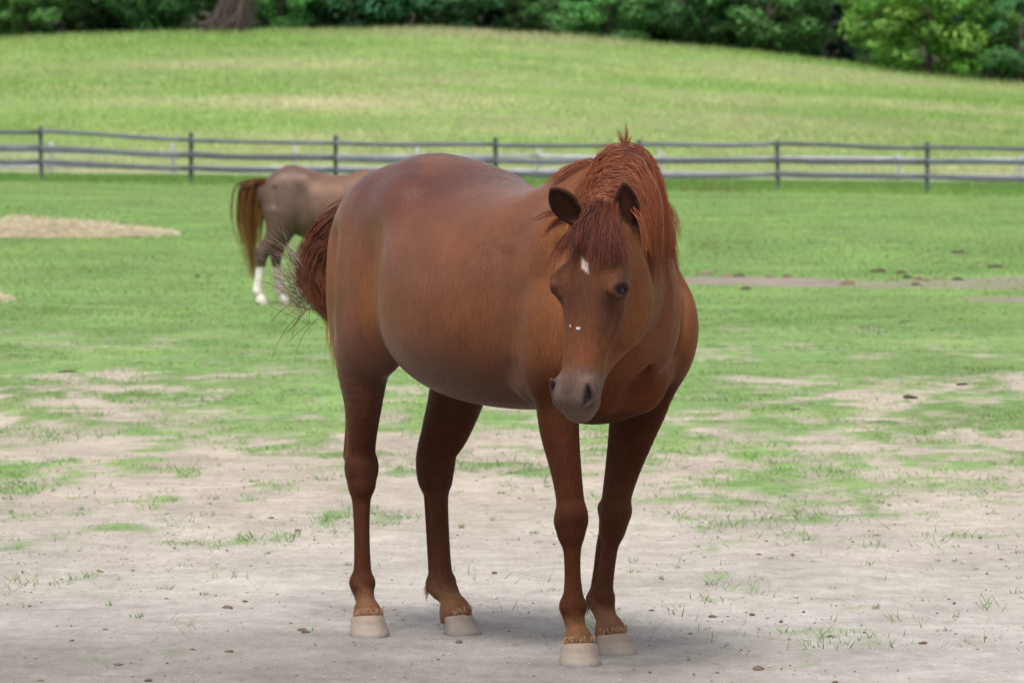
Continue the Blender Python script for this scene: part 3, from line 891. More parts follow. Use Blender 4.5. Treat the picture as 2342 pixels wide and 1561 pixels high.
def hoof_mat(name, a=(0.27, 0.205, 0.165), d=(0.13, 0.092, 0.07)):
    m, nt, b = nodes(name)
    tc = N(nt, "ShaderNodeTexCoord")
    mp = N(nt, "ShaderNodeMapping"); mp.inputs['Scale'].default_value = (60, 60, 5)
    nt.links.new(tc.outputs['Object'], mp.inputs['Vector'])
    n1 = N(nt, "ShaderNodeTexNoise", Scale=1.0, Detail=4.0); nt.links.new(mp.outputs[0], n1.inputs['Vector'])
    n2 = N(nt, "ShaderNodeTexNoise", Scale=26.0, Detail=5.0); nt.links.new(tc.outputs['Object'], n2.inputs['Vector'])
    c = mixc(nt, n1.outputs[0], d, a)
    r = ramp(nt, [(0.35, 0.0), (0.7, 0.8)]); nt.links.new(n2.outputs[0], r.inputs[0])
    c = mixc(nt, r.outputs[0], c, (0.26, 0.222, 0.19))
    sx = N(nt, "ShaderNodeSeparateXYZ"); nt.links.new(tc.outputs['Object'], sx.inputs[0])
    hz = mathn(nt, 'ADD', sx.outputs[2], mathn(nt, 'MULTIPLY', mathn(nt, 'SUBTRACT', n2.outputs[0], .5), .045))
    r = ramp(nt, [(.0, 1.0), (.022, .25), (.05, .0)]); nt.links.new(hz, r.inputs[0])
    c = mixc(nt, r.outputs[0], c, (.285, .262, .238))              # dust caked on the lower wall
    wv = N(nt, "ShaderNodeTexNoise", Scale=1.0, Detail=3.0); mw = N(nt, "ShaderNodeMapping"); mw.inputs['Scale'].default_value = (9, 9, 150)
    nt.links.new(tc.outputs['Object'], mw.inputs['Vector']); nt.links.new(mw.outputs[0], wv.inputs['Vector'])
    r = ramp(nt, [(.35, .85), (.65, 1.08)]); nt.links.new(wv.outputs[0], r.inputs[0]); c = mixc(nt, .5, c, r.outputs[0], 'MULTIPLY')
    nt.links.new(c, b.inputs['Base Color'])
    b.inputs['Roughness'].default_value = 0.85
    bp = N(nt, "ShaderNodeBump", Strength=0.35, Distance=0.003); nt.links.new(n1.outputs[0], bp.inputs['Height'])
    nt.links.new(bp.outputs[0], b.inputs['Normal'])
    return m

def ball_mesh(name, r, seg=24, rings=16):
    V = [(0, 0, r)]; F = []; T = []
    for i in range(1, rings):
        a = math.pi * i / rings
        for j in range(seg):
            p = 2 * math.pi * j / seg
            V.append((r * math.sin(a) * math.cos(p), r * math.sin(a) * math.sin(p), r * math.cos(a)))
    V.append((0, 0, -r))
    for j in range(seg):
        T.append((0, 1 + j, 1 + (j + 1) % seg))
        b = 1 + (rings - 2) * seg
        T.append((b + j, len(V) - 1, b + (j + 1) % seg))
    for i in range(rings - 2):
        for j in range(seg):
            a = 1 + i * seg
            F.append((a + j, a + seg + j, a + seg + (j + 1) % seg, a + (j + 1) % seg))
    return mesh_np(name, V, [np.array(F), np.array(T)])
# ------------------------------------------------------------------ the chestnut mare, assembled
def paint_coat(V, nrm, base):
    n = len(V)
    c = np.tile(np.array(base, float), (n, 1))
    z = V[:, 2]
    f1 = fbm(V[:, 0] * 1.0 + 3, z * 1.0 + V[:, 1], 3.0, 5)[:, None]
    c *= 0.86 + 0.28 * f1
    return c

def blend(c, col, w):
    w = np.clip(w, 0, 1)[:, None]
    return c * (1 - w) + np.array(col) * w

def near_ear(C):
    hit = np.zeros(len(C), bool)
    for bw, tw, ow in EARS_W:
        b, t = w2l(bw), w2l(tw)
        vd = w2ld((0, -1, 0.0))
        for f in (.05, .25, .5, .8):
            p = b + (t - b) * f
            q = C - p
            q = q - (q @ vd)[..., None] * vd * (np.abs(q @ vd) < .12)[..., None]
            hit |= ((np.linalg.norm(q, axis=2) < .019) & ((C - p) @ vd > -.012)).any(1)
    return hit

CHESTNUT = (0.096, 0.0315, 0.0122)
def build_mare():
    s = build_mare_sdf(0.0053)
    V, F = s.mesh(3)
    root = empty('horse', tuple(HO), math.atan2(HU[1], HU[0]))
    tag(root, 'chestnut horse with small white forehead star standing on the sandy ground', 'horse')
    me = mesh_np('body', V, F)
    c = paint_coat(V, None, CHESTNUT)
    u, v, z = V.T
    legm = np.where(u < -.2, sstep(1.14, 0.72, z), sstep(0.95, 0.55, z)) * ((u < 0.75))  # dark leg coat; on the hind legs reaches higher to paint in thigh shade
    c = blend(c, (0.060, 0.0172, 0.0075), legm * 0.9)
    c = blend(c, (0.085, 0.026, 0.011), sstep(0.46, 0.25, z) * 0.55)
    # knees, hocks and fetlock backs darker ; pasterns pale
    for pts, deg in MARE_LEGS:
        P = np.array(pts)[:, :3]
        for j, col, r in ((5, (0.034, 0.011, 0.006), 0.07), (10, (0.036, 0.016, 0.011), 0.045)):
            d = np.linalg.norm(V - P[j], axis=1)
            c = blend(c, col, np.exp(-(d / r) ** 2) * 0.7)
        near = np.linalg.norm((V - P[12])[:, :2], axis=1) < 0.13
        nz = fbm(u * 1, v + z, 30, 3)
        c = blend(c, (0.315, 0.170, 0.088), near * sstep(0.170, 0.115, z + (nz - 0.5) * 0.06) * 0.95)
    c = blend(c, (0.128, 0.044, 0.0145), sstep(.38, .62, u) * sstep(.80, .98, z) * 0.85)     # brighter neck and breast
    c = blend(c, (0.044, 0.0105, 0.0085), sstep(1.20, 1.46, z) * sstep(0.25, -.15, u) * 0.85)  # redder topline, darkened in the colour to offset skylight on the croup
    mz = fbm(u * 1.2 + 9, z * .5 + v, 4.5, 71, 3)
    c = blend(c, (0.060, 0.024, 0.018), sstep(.48, .66, mz) * sstep(-.15, -.40, u) * sstep(.8, 1.0, z) * .6)  # mauve sheen of the thigh and flank painted in as coat patches
    c = blend(c, (0.135, 0.046, 0.0135), sstep(.46, .30, mz) * sstep(-.10, -.30, u) * sstep(.8, 1.0, z) * .55)     # redder hindquarter patches: uneven coat tone plus painted-in gloss
    c = blend(c, (0.044, 0.015, 0.0075), sstep(1.0, 0.78, z) * (np.abs(u) < 0.62) * 0.75)    # underside shade painted into the belly coat
    # head
    q = (V - HEAD_O) @ HEAD_M.T
    l, n_, a = q.T
    onhead = (a > -0.16) & (a < 0.66) & (np.abs(l) < 0.19) & (n_ > -0.26) & (u > 0.95)
    nz = fbm(l + 7, a, 14, 9)
    c = blend(c, (0.062, 0.024, 0.0145), onhead * sstep(-.06, .02, n_) * 0.65)
    c = blend(c, (0.050, 0.022, 0.017), onhead * np.exp(-((a - .30) / .06) ** 2 - ((np.abs(l) - .080) / .026) ** 2) * sstep(-.10, -.02, n_) * 0.85)
    c = blend(c, (0.046, 0.020, 0.0145), onhead * np.exp(-((a - .27) / .06) ** 2 - (l / .05) ** 2) * (n_ > 0) * .6)
    c = blend(c, (0.115, 0.040, 0.0155), onhead * np.exp(-((a - .425) / .045) ** 2) * sstep(-.03, .01, n_) * .35)
    c = blend(c, (0.082, 0.055, 0.048), onhead * sstep(0.45, 0.52, a + (nz - .5) * .08 + np.abs(l) * .3) * 0.92)
    c = blend(c, (0.034, 0.023, 0.022), onhead * np.exp(-((a - .535) / .03) ** 2 - (l / .03) ** 2) * (n_ > 0) * 0.75)
    c = blend(c, (0.125, 0.088, 0.068), onhead * sstep(.565, .585, a) * 0.6)
    for sg in (-1, 1):
        e = np.array((sg * .118, .018, .222)) @ HEAD_M + HEAD_O
        d = np.linalg.norm(V - e, axis=1)
        c = blend(c, (0.026, 0.012, 0.010), np.clip(np.exp(-(d / .034) ** 2) * 1.3, 0, 1))
        e = np.array((sg * .060, .016, .540)) @ HEAD_M + HEAD_O
        inn = (s.sample(V) > -1) & (np.linalg.norm(V - e, axis=1) < .034)
        w = np.exp(-(((np.abs(l) - .059) / .011) ** 2 + ((a - .536) / .030) ** 2)) * (n_ > -.02) * (n_ < .028) * onhead * (np.sign(l) == sg)
        c = blend(c, (0.012, 0.009, 0.009), w * 1.1)
    # white star and two flecks on the nose
    st = np.abs((l - STAR[0]) * .80 - (a - STAR[1]) * .60) / .013 + np.abs((l - STAR[0]) * .60 + (a - STAR[1]) * .80) / .030 + (nz - .5) * .7
    c = blend(c, (0.38, 0.32, 0.28), onhead * (n_ > 0) * sstep(1.2, 0.5, st))
    for fl, fa, r in ((.006, .352, .0065), (-.024, .348, .0042)):
        d = np.hypot((l - fl) * .8, (a - fa) * 2.0)
        c = blend(c, (0.48, 0.47, 0.46), onhead * (n_ > 0) * sstep(r, r * .6, d))
    # dark inside of the ears
    for bw, tw, ow in EARS_W:
        b, t, o = w2l(bw), w2l(tw), w2ld(ow)
        e = t - b; L = np.linalg.norm(e); e /= L
        o = o - e * (o @ e); o /= np.linalg.norm(o)
        r = V - b
        al = r @ e; oo = r @ o; sd = r @ np.cross(e, o)
        near = (al > -.02) & (al < L + .01) & (np.abs(sd) < .045) & (np.abs(oo) < .05)
        c = blend(c, (0.020, 0.0085, 0.0065), near * sstep(-.012, .006, oo) * sstep(-.02, .01, al) * 0.97)
        c = blend(c, (0.03, 0.012, 0.008), near * sstep(.8 * L, L, al) * 0.8)
    gloss = 1 - onhead * .85 - sstep(.42, .58, u) * .6 * (~onhead) - sstep(1.0, .62, z) * .85 * (u < .8)
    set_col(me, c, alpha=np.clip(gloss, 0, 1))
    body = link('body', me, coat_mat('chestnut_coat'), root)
    # eyes
    eye_m, nt, b = nodes('horse_eye')
    b.inputs['Base Color'].default_value = (0.008, 0.005, 0.006, 1); b.inputs['Roughness'].default_value = 0.16
    b.inputs['Specular IOR Level'].default_value = 0.22
    em = ball_mesh('eye', 0.0235)
    for sg in (-1, 1):
        p = np.array((sg * .0955, .019, .2245)) @ HEAD_M + HEAD_O
        link('eye', em, eye_m, root, tuple(p))
    # hooves
    hm = hoof_mat('pale_hoof_horn')
    hme = hoof_mesh('hoof')
    for hu, hv, deg in MARE_HOOF:
        o = link('hoof', hme, hm, root, (hu, hv, -0.004))
        o.rotation_euler = (0, 0, math.radians(deg))
    # ---- short hair lapping over the hoof and feather behind the fetlock
    rng = np.random.default_rng(3)
    fm = hair_mat('pastern_hair', .7, .1)
    for (pts, deg), (hu, hv, _) in zip(MARE_LEGS, MARE_HOOF):
        f, sd = rotv(deg); k = 300
        an = rng.uniform(0, 2 * math.pi, k)
        dr = np.cos(an)[:, None] * f + np.sin(an)[:, None] * sd
        zc = .070 * (np.cos(an) + 1) / 2 + .054 * (1 - np.cos(an)) / 2
        st = np.array([hu, hv, 0]) + dr * np.where(np.cos(an) > 0, .0475, .043)[:, None] + np.stack([0 * an, 0 * an, zc + rng.uniform(.006, .022, k)], 1)
        en = st + dr * rng.uniform(.001, .005, (k, 1)) - np.array([0, 0, 1.0]) * rng.uniform(.006, .015, (k, 1))
        t = np.linspace(0, 1, 4)[None, :, None]
        A = st[:, None] * (1 - t) + en[:, None] * t
        fp = np.array(pts[10][:3]); k2 = 90
        st = fp - f * .045 + sd * rng.normal(0, .012, (k2, 1)) + np.array([0, 0, 1.0]) * rng.normal(-.012, .012, (k2, 1))
        en = st - f * rng.uniform(.002, .010, (k2, 1)) - np.array([0, 0, 1.0]) * rng.uniform(.010, .032, (k2, 1))
        B = st[:, None] * (1 - t) + en[:, None] * t
        A = np.concatenate([A, B])
        link('feather_hair', hair_mesh('feather_hair', A, np.full(len(A), .0007), rng, [((.33, .195, .11), 3), ((.36, .25, .165), 2), ((.28, .15, .08), 1)]), fm, root)['kind'] = 'stuff'
    # ---- mane
    rng = np.random.default_rng(11)
    P = catmull(np.array(NECK), 12)
    t = np.gradient(P[:, :3], axis=0); t /= np.linalg.norm(t, axis=1, keepdims=True)
    sdv = np.stack([-t[:, 1], t[:, 0], 0 * t[:, 0]], 1); sdv /= np.linalg.norm(sdv, axis=1, keepdims=True)
    upv = np.cross(t, sdv)
    crest = P[:, :3] + upv * P[:, 4:5] * 0.985
    cr = np.concatenate([crest[10:-7], [HEAD_O + np.array((0, -.055, -.015)) @ HEAD_M]])
    sd2 = np.concatenate([sdv[10:-7], [HEAD_L]])
    m_cols = [((0.185, 0.047, 0.021), 4), ((0.115, 0.028, 0.014), 2.5), ((0.27, 0.082, 0.033), 3), ((0.30, 0.165, 0.115), 0.7)]
    hm1 = hair_mat('red_mane_hair', trans=0.15)
    def at_crest(w):
        x = w * (len(cr) - 1); i = np.clip(np.floor(x).astype(int), 0, len(cr) - 2); f = (x - i)[:, None]
        return cr[i] * (1 - f) + cr[i + 1] * f, sd2[i] * (1 - f) + sd2[i + 1] * f
    ng = 230
    w = rng.uniform(0.0, 1.0, ng)
    pos, side = at_crest(w)
    sgn = np.where(rng.uniform(size=ng) < np.where(w < .30, .93, .50), 1.0, -1.0)
    d0 = np.array([0, 0, 1.0]) * rng.uniform(-.12, .20, (ng, 1)) + side * np.where(sgn > 0, 1.2, -.9)[:, None] + rng.normal(size=(ng, 3)) * .14
    ln = np.where(sgn > 0, rng.uniform(.27, .44, ng), rng.uniform(.18, .28, ng)) * (0.55 + 0.45 * sstep(0.0, 0.35, w)) * np.where(sgn > 0, 1 - .50 * sstep(.58, .85, w), 1 - .45 * sstep(.72, .9, w))
    G = grow(s, pos + side * sgn[:, None] * .008, d0, ln, 12, 24.0, rng, wander=0.22, clear=0.008)
    C = children(G, 28, 0.010, rng, s, frizz=0.007, clump=0.38)
    C = C[~near_ear(C)]
    # short upright tuft on top of the crest
    wt = rng.uniform(.36, .46, 10); pt, _ = at_crest(wt)
    dt = np.array([0, 0, 1.0]) + rng.normal(size=(10, 3)) * .16
    GT = grow(None, pt, dt, rng.uniform(.05, .10, 10), 12, 0.5, rng, wander=0.1)
    CT = children(GT, 14, 0.006, rng, None, frizz=0.002, clump=0.85, vary=0.5)
    # loose flyaways
    wf = rng.uniform(.0, .8, 60); pf, sf = at_crest(wf)
    sg = np.where(rng.uniform(size=60) < .5, 1, -1)[:, None]
    GF = grow(s, pf, np.array([0, 0, .9]) + sf * sg * .8 + rng.normal(size=(60, 3)) * .3, rng.uniform(.06, .15, 60), 12, 12.0, rng, wander=0.5)
    A = np.concatenate([C, CT, GF])
    r = np.concatenate([rng.uniform(.0007, .0012, len(C)), np.full(len(CT), .0008), np.full(60, .0006)])
    link('mane', hair_mesh('mane', A, r, rng, m_cols, root_tip=(0.24, 0.075, 0.030), lock=26), hm1, root)
    # ---- forelock
    ng = 84
    lx = rng.normal(0.004, .028, ng)
    rt = HEAD_O + np.stack([lx, rng.uniform(-.005, .03, ng), rng.uniform(-.02, .035, ng)], 1) @ HEAD_M
    sd = s.sample(rt)
    rt = rt - s.grad(rt) * (sd - .002)[:, None]
    fan = lx / .028 * .48 + rng.normal(0, .14, ng) + .08
    d0 = np.stack([fan, np.full(ng, .55), np.full(ng, .75)], 1) @ HEAD_M
    G = grow(s, rt, d0, rng.uniform(.12, .22, ng), 14, 5.0, rng, wander=0.12, clear=0.008)
    C = children(G, 24, 0.008, rng, s, frizz=0.007, clump=0.62, vary=.45)
    C = C[~near_ear(C)]
    ql = (C.reshape(-1, 3) - HEAD_O) @ HEAD_M.T
    hit = ((np.abs(ql[:, 0] - STAR[0]) < .017) & (np.abs(ql[:, 2] - STAR[1]) < .030)).reshape(C.shape[:2]).any(1)
    C = C[~hit | (rng.uniform(size=len(C)) < .02)]
    f_cols = [((0.115, 0.028, 0.016), 4), ((0.070, 0.017, 0.011), 3), ((0.17, 0.050, 0.026), 2)]
    link('forelock', hair_mesh('forelock', C, rng.uniform(.0007, .0011, len(C)), rng, f_cols, lock=26), hm1, root)
    # ---- tail: swung a little to her right, wisps blown free
    gp = [  # guide polylines in local axes
        ([(-.62, 0, 1.32), (-.70, -.035, 1.34), (-.76, -.09, 1.29), (-.795, -.14, 1.20), (-.80, -.16, 1.11), (-.775, -.14, 1.04), (-.75, -.105, .99), (-.735, -.075, .95)], 44, .013),
        ([(-.62, 0, 1.31), (-.69, -.025, 1.32), (-.745, -.07, 1.25), (-.765, -.105, 1.15), (-.765, -.115, 1.07), (-.75, -.095, 1.0), (-.73, -.06, .93), (-.715, -.03, .86)], 34, .013),
        ([(-.62, 0, 1.32), (-.70, -.04, 1.345), (-.77, -.11, 1.30), (-.815, -.17, 1.22), (-.83, -.195, 1.14), (-.82, -.195, 1.08)], 12, .011)]
    gold = catmull(np.array([(-.765, -.115, 1.05), (-.745, -.130, .97), (-.725, -.130, .88), (-.71, -.125, .79)]), 7)[:21]
    Gs = []
    for pts, k, spr in gp:
        g0 = catmull(np.array(pts), 8)
        x = np.linspace(0, 1, len(g0)); xx = np.linspace(0, 1, 21)
        g0 = np.stack([np.interp(xx, x, g0[:, j]) for j in range(3)], 1)
        env = ((0.25 + 1.2 * sstep(0, .40, xx)) * (1 - .65 * sstep(.55, .85, xx)))[None, :, None]
        for i in range(k):
            Gs.append(g0[None] + rng.normal(size=(1, 1, 3)) * spr * env + np.sin(xx * rng.uniform(3, 7) + rng.uniform(0, 6))[None, :, None] * rng.normal(size=(1, 1, 3)) * .012 * env)
    G = np.concatenate(Gs)
    C = children(G, 22, 0.010, rng, s, frizz=0.008, clump=0.3, vary=.45)
    # fine curling wisps
    W = []
    for i in range(46):
        st = np.array((-.81, -.18, rng.uniform(1.00, 1.20))) + rng.normal(size=3) * .02
        an = rng.uniform(-1.1, 1.2)
        dirn = np.array((-.35, -.75, 0)) * math.cos(an) + np.array((0, 0, math.sin(an)))
        bend = rng.normal(size=3) * 1.2 + np.array((0, 0, -1.0))
        L = rng.uniform(.05, .20)
        p = [st]; d = dirn / np.linalg.norm(dirn)
        for k in range(20):
            d = d + bend * L / 20 * 4; d /= np.linalg.norm(d); p.append(p[-1] + d * L / 20)
        W.append(p)
    W = np.array(W)
    t_cols = [((0.080, 0.018, 0.012), 5), ((0.045, 0.011, 0.009), 3), ((0.14, 0.038, 0.020), 2)]
    A = np.concatenate([C, W]); r = np.concatenate([rng.uniform(.0011, .0018, len(C)), np.full(len(W), .0009)])
    link('tail', hair_mesh('tail', A, r, rng, t_cols, root_tip=(0.20, 0.078, 0.036)), hm1, root)
    PW = []
    for i in range(130):
        st = np.array((-.82, -.185, rng.uniform(1.02, 1.18))) + rng.normal(size=3) * .022
        dirn = np.array((-.30, -.50, rng.uniform(.2, 1.6)))
        bend = rng.normal(size=3) * .7 + np.array((-.2, -.4, rng.uniform(-1.5, .3)))
        L = rng.uniform(.05, .17)
        p = [st]; d = dirn / np.linalg.norm(dirn)
        for k in range(10):
            d = d + bend * L / 10 * 4; d /= np.linalg.norm(d); p.append(p[-1] + d * L / 10)
        PW.append(p)
    PW = np.array(PW)
    o = link('tail_wisps', hair_mesh('tail_wisps', PW, np.full(len(PW), .0011), rng, [((.26, .19, .17), 3), ((.17, .08, .06), 2), ((.36, .31, .29), 1)]), hm1, root)
    o['kind'] = 'stuff'
    x = np.linspace(0, 1, len(gold)); xx = np.linspace(0, 1, 16)
    g0 = np.stack([np.interp(xx, x, gold[:, j]) for j in range(3)], 1)
    G = g0[None] + rng.normal(size=(14, 1, 3)) * .012 + rng.normal(size=(14, 1, 3)) * .018 * xx[None, :, None]
    C = children(G, 7, .006, rng, None, frizz=.012, clump=.3, vary=.5)
    o = link('tail_ends', hair_mesh('tail_ends', C, np.full(len(C), .0010), rng, [((.30, .15, .045), 3), ((.20, .085, .028), 2), ((.40, .24, .09), 1)]), hm1, root)
    o['kind'] = 'stuff'
    return root, s
EARS_W = [((0.178, 15.52, 1.345), (0.112, 15.46, 1.432), (-0.25, -1, 0.05)),
          ((0.335, 15.545, 1.312), (0.322, 15.49, 1.448), (0.15, -1, 0.05))]
STAR = (0.004, 0.172)
# ------------------------------------------------------------------ fences
def wood_mat(name, a, d, sc_=14, rough=.85):
    m, nt, b = nodes(name)
    tc = N(nt, "ShaderNodeTexCoord"); oi = N(nt, "ShaderNodeObjectInfo")
    mp = N(nt, "ShaderNodeMapping"); mp.inputs['Scale'].default_value = (1, 6, 6)
    nt.links.new(tc.outputs['Object'], mp.inputs['Vector'])
    n1 = N(nt, "ShaderNodeTexNoise", Scale=float(sc_), Detail=6.0, Roughness=.65); nt.links.new(mp.outputs[0], n1.inputs['Vector'])
    n2 = N(nt, "ShaderNodeTexNoise", Scale=1.3, Detail=4.0); nt.links.new(tc.outputs['Object'], n2.inputs['Vector'])
    c = mixc(nt, n1.outputs[0], d, a)
    r = ramp(nt, [(.3, .7), (.7, 1.3)]); nt.links.new(n2.outputs[0], r.inputs[0]); c = mixc(nt, 1., c, r.outputs[0], 'MULTIPLY')
    r = ramp(nt, [(0, .8), (1, 1.25)]); nt.links.new(oi.outputs['Random'], r.inputs[0]); c = mixc(nt, 1., c, r.outputs[0], 'MULTIPLY')
    nt.links.new(c, b.inputs['Base Color']); b.inputs['Roughness'].default_value = rough
    bp = N(nt, "ShaderNodeBump", Strength=.5, Distance=.01); nt.links.new(n1.outputs[0], bp.inputs['Height']); nt.links.new(bp.outputs[0], b.inputs['Normal'])
    return m

def post_mesh(name, h, r, rng, seg=14):
    """round split post, slightly crooked, chamfered top"""
    zs = [-.3, 0, h * .3, h * .6, h * .9, h - .015, h]
    V = []; ph = rng.uniform(0, 6.28)
    for i, z in enumerate(zs):
        rr = r * (1.06 - .08 * max(z, 0) / h) * (.86 if i == len(zs) - 1 else 1)
        for j in range(seg):
            a = 2 * math.pi * j / seg
            q = rr * (1 + .06 * math.sin(3 * a + ph) + .03 * math.sin(7 * a + z * 5))
            V.append((q * math.cos(a) + .012 * math.sin(z * 2.2 + ph), q * math.sin(a), z))
    F = []
    for i in range(len(zs) - 1):
        for j in range(seg):
            k = (j + 1) % seg; F.append((i * seg + j, i * seg + k, (i + 1) * seg + k, (i + 1) * seg + j))
    n = len(V); V.append((0, 0, h + .004)); b = (len(zs) - 1) * seg
    T = [(b + j, b + (j + 1) % seg, n) for j in range(seg)]
    return mesh_np(name, V, [np.array(F), np.array(T)])

def rail_mesh(name, p0, p1, hh, th, rng, seg=10, sag=.012):
    """board along x between two points, bevelled edges, a little bowed"""
    p0 = np.array(p0); p1 = np.array(p1)
    prof = []
    b = min(.012, th * .3)
    for y, z in ((-th / 2, -hh / 2 + b), (-th / 2, hh / 2 - b), (-th / 2 + b, hh / 2), (th / 2 - b, hh / 2), (th / 2, hh / 2 - b), (th / 2, -hh / 2 + b), (th / 2 - b, -hh / 2), (-th / 2 + b, -hh / 2)):
        prof.append((y, z))
    k = len(prof); V = []; F = []
    w1, w2 = rng.normal() * .012, rng.normal() * .008
    for i in range(seg + 1):
        t = i / seg; c = p0 + (p1 - p0) * t
        dz = -sag * 4 * t * (1 - t) + w1 * math.sin(t * math.pi) + w2 * math.sin(t * 2 * math.pi)
        e = 1 + .05 * math.sin(t * 9 + w1 * 300)
        for y, z in prof: V.append((c[0], c[1] + y, c[2] + z * e + dz))
    for i in range(seg):
        for j in range(k):
            j2 = (j + 1) % k; F.append((i * k + j, (i + 1) * k + j, (i + 1) * k + j2, i * k + j2))
    caps = [list(range(k)), [seg * k + j for j in range(k)][::-1]]
    return mesh_np(name, V, [np.array(F), np.array(caps)], smooth=False)

def fx(px, Y): return (px - 1171.0) * Y / 12320.0
def fz(py, Y): return CAM_H - (py - 278.0) * Y / 12320.0     # near enough to level this far away

def build_fences():
    rng = np.random.default_rng(5)
    Y = 125.0
    wm = wood_mat('dark_weathered_timber', (.112, .120, .142), (.060, .070, .084))
    pm = wood_mat('dark_weathered_post', (.075, .092, .098), (.034, .045, .048))
    root = empty('timber_fence', (0, Y, 0))
    tag(root, 'dark weathered timber fence of round posts and three rails across the pasture', 'fence')
    posts = [(-590, 268, None), (-250, 276, None), (95, 288, 413), (437, 303, 425), (768, 309, 432), (1134, 314, 437), (1462, 319, 440), (1778, 320, 443), (2120, 325, 444), (2470, 331, 447), (2810, 336, 450)]
    rails = {-590: (284, 320, 352), -250: (294, 330, 362), 95: (302, 338, 370), 437: (321, 354, 385), 768: (327, 361, 390), 1134: (330, 367, 396), 1462: (331, 367, 401), 1778: (328, 366, 398), 2120: (338, 370, 404), 2470: (341, 373, 410), 2810: (346, 378, 415)}
    for px, pt, pb in posts:
        x = fx(px, Y); zb = float(land_z(x, Y))
        me = post_mesh('post', fz(pt, Y) - zb, .052, rng)
        o = link('post', me, pm, root, (x, 0, zb)); o.rotation_euler = (0, rng.normal() * .008, rng.uniform(0, 6))
    for (a, _, _), (b, _, _) in zip(posts[:-1], posts[1:]):
        for k in range(3):
            hh = (.100, .135, .125)[k] * rng.uniform(.9, 1.1)
            d = rng.normal() * .012
            p0 = (fx(a, Y) + .01, -.078, fz(rails[a][k], Y) + d); p1 = (fx(b, Y) - .01, -.078, fz(rails[b][k], Y) + d * .4)
            c = (np.array(p0) + np.array(p1)) / 2
            link('rail', rail_mesh('rail', np.array(p0) - c, np.array(p1) - c, hh, .038, rng), wm, root, tuple(c))
    # paler fence farther back: square posts, two boards, two tape strands
    Y2 = 150.0
    w2 = wood_mat('pale_grey_timber', (.36, .355, .40), (.23, .23, .265))
    w3 = simple_mat('white_fence_tape', (.40, .44, .40), .6)
    root2 = empty('pale_fence', (0, Y2, 0))
    tag(root2, 'pale grey fence of slim square posts and boards behind the dark timber fence', 'fence')
    ps = [-440, -160, 118, 395, 675, 955, 1232, 1510, 1780, 2053, 2335, 2615]
    top = lambda px: np.interp(px, [0, 118, 675, 1232, 2053, 2342], [322, 325, 333, 338, 352, 354])
    up = lambda px: np.interp(px, [-400, 0, 118, 395, 675, 1232, 1510, 1780, 2053, 2335, 2615], [346, 346, 346, 352, 357, 355, 362, 361, 363, 366, 370])
    lo = lambda px: np.interp(px, [-400, 0, 118, 395, 675, 955, 1232, 1510, 1780, 2053, 2335, 2615], [379, 379, 379, 384, 384, 387, 391, 396, 398, 401, 405, 409])
    for px in ps:
        x = fx(px, Y2); zb = float(land_z(x, Y2)); h = fz(top(px), Y2) - zb
        me = rail_mesh('post', (-.25, 0, 0), (h, 0, 0), .085, .085, rng, 4, 0)
        o = link('post', me, w2, root2, (x, 0, zb)); o.rotation_euler = (0, -math.pi / 2, 0)
    for a, b in zip(ps[:-1], ps[1:]):
        for fn, hh in ((up, .105), (lo, .125)):
            p0 = np.array((fx(a, Y2), -.065, fz(fn(a), Y2))); p1 = np.array((fx(b, Y2), -.065, fz(fn(b), Y2))); c = (p0 + p1) / 2
            link('rail', rail_mesh('rail', p0 - c, p1 - c, hh, .03, rng, 8, .01), w2, root2, tuple(c))
        for dz, hh in ((.16, .022), (.62, .018)):
            p0 = np.array((fx(a, Y2), -.07, land_z(fx(a, Y2), Y2) + dz)); p1 = np.array((fx(b, Y2), -.07, land_z(fx(b, Y2), Y2) + dz)); c = (p0 + p1) / 2
            link('tape_strand', rail_mesh('tape_strand', p0 - c, p1 - c, hh, .006, rng, 6, .02), w3, root2, tuple(c))
# ------------------------------------------------------------------ wood edge
def leaf_mat(name):
    m, nt, b = nodes(name)
    at = N(nt, "ShaderNodeVertexColor", layer_name="Col"); oi = N(nt, "ShaderNodeObjectInfo")
    c = mixc(nt, 1., at.outputs[0], oi.outputs['Color'], 'MULTIPLY')
    nt.links.new(c, b.inputs['Base Color']); b.inputs['Roughness'].default_value = .55; b.inputs['Specular IOR Level'].default_value = .3
    tr = N(nt, "ShaderNodeBsdfTranslucent"); nt.links.new(c, tr.inputs[0])
    mx = N(nt, "ShaderNodeMixShader"); mx.inputs[0].default_value = .3
    nt.links.new(b.outputs[0], mx.inputs[1]); nt.links.new(tr.outputs[0], mx.inputs[2]); nt.links.new(mx.outputs[0], nt.nodes["Material Output"].inputs[0])
    return m

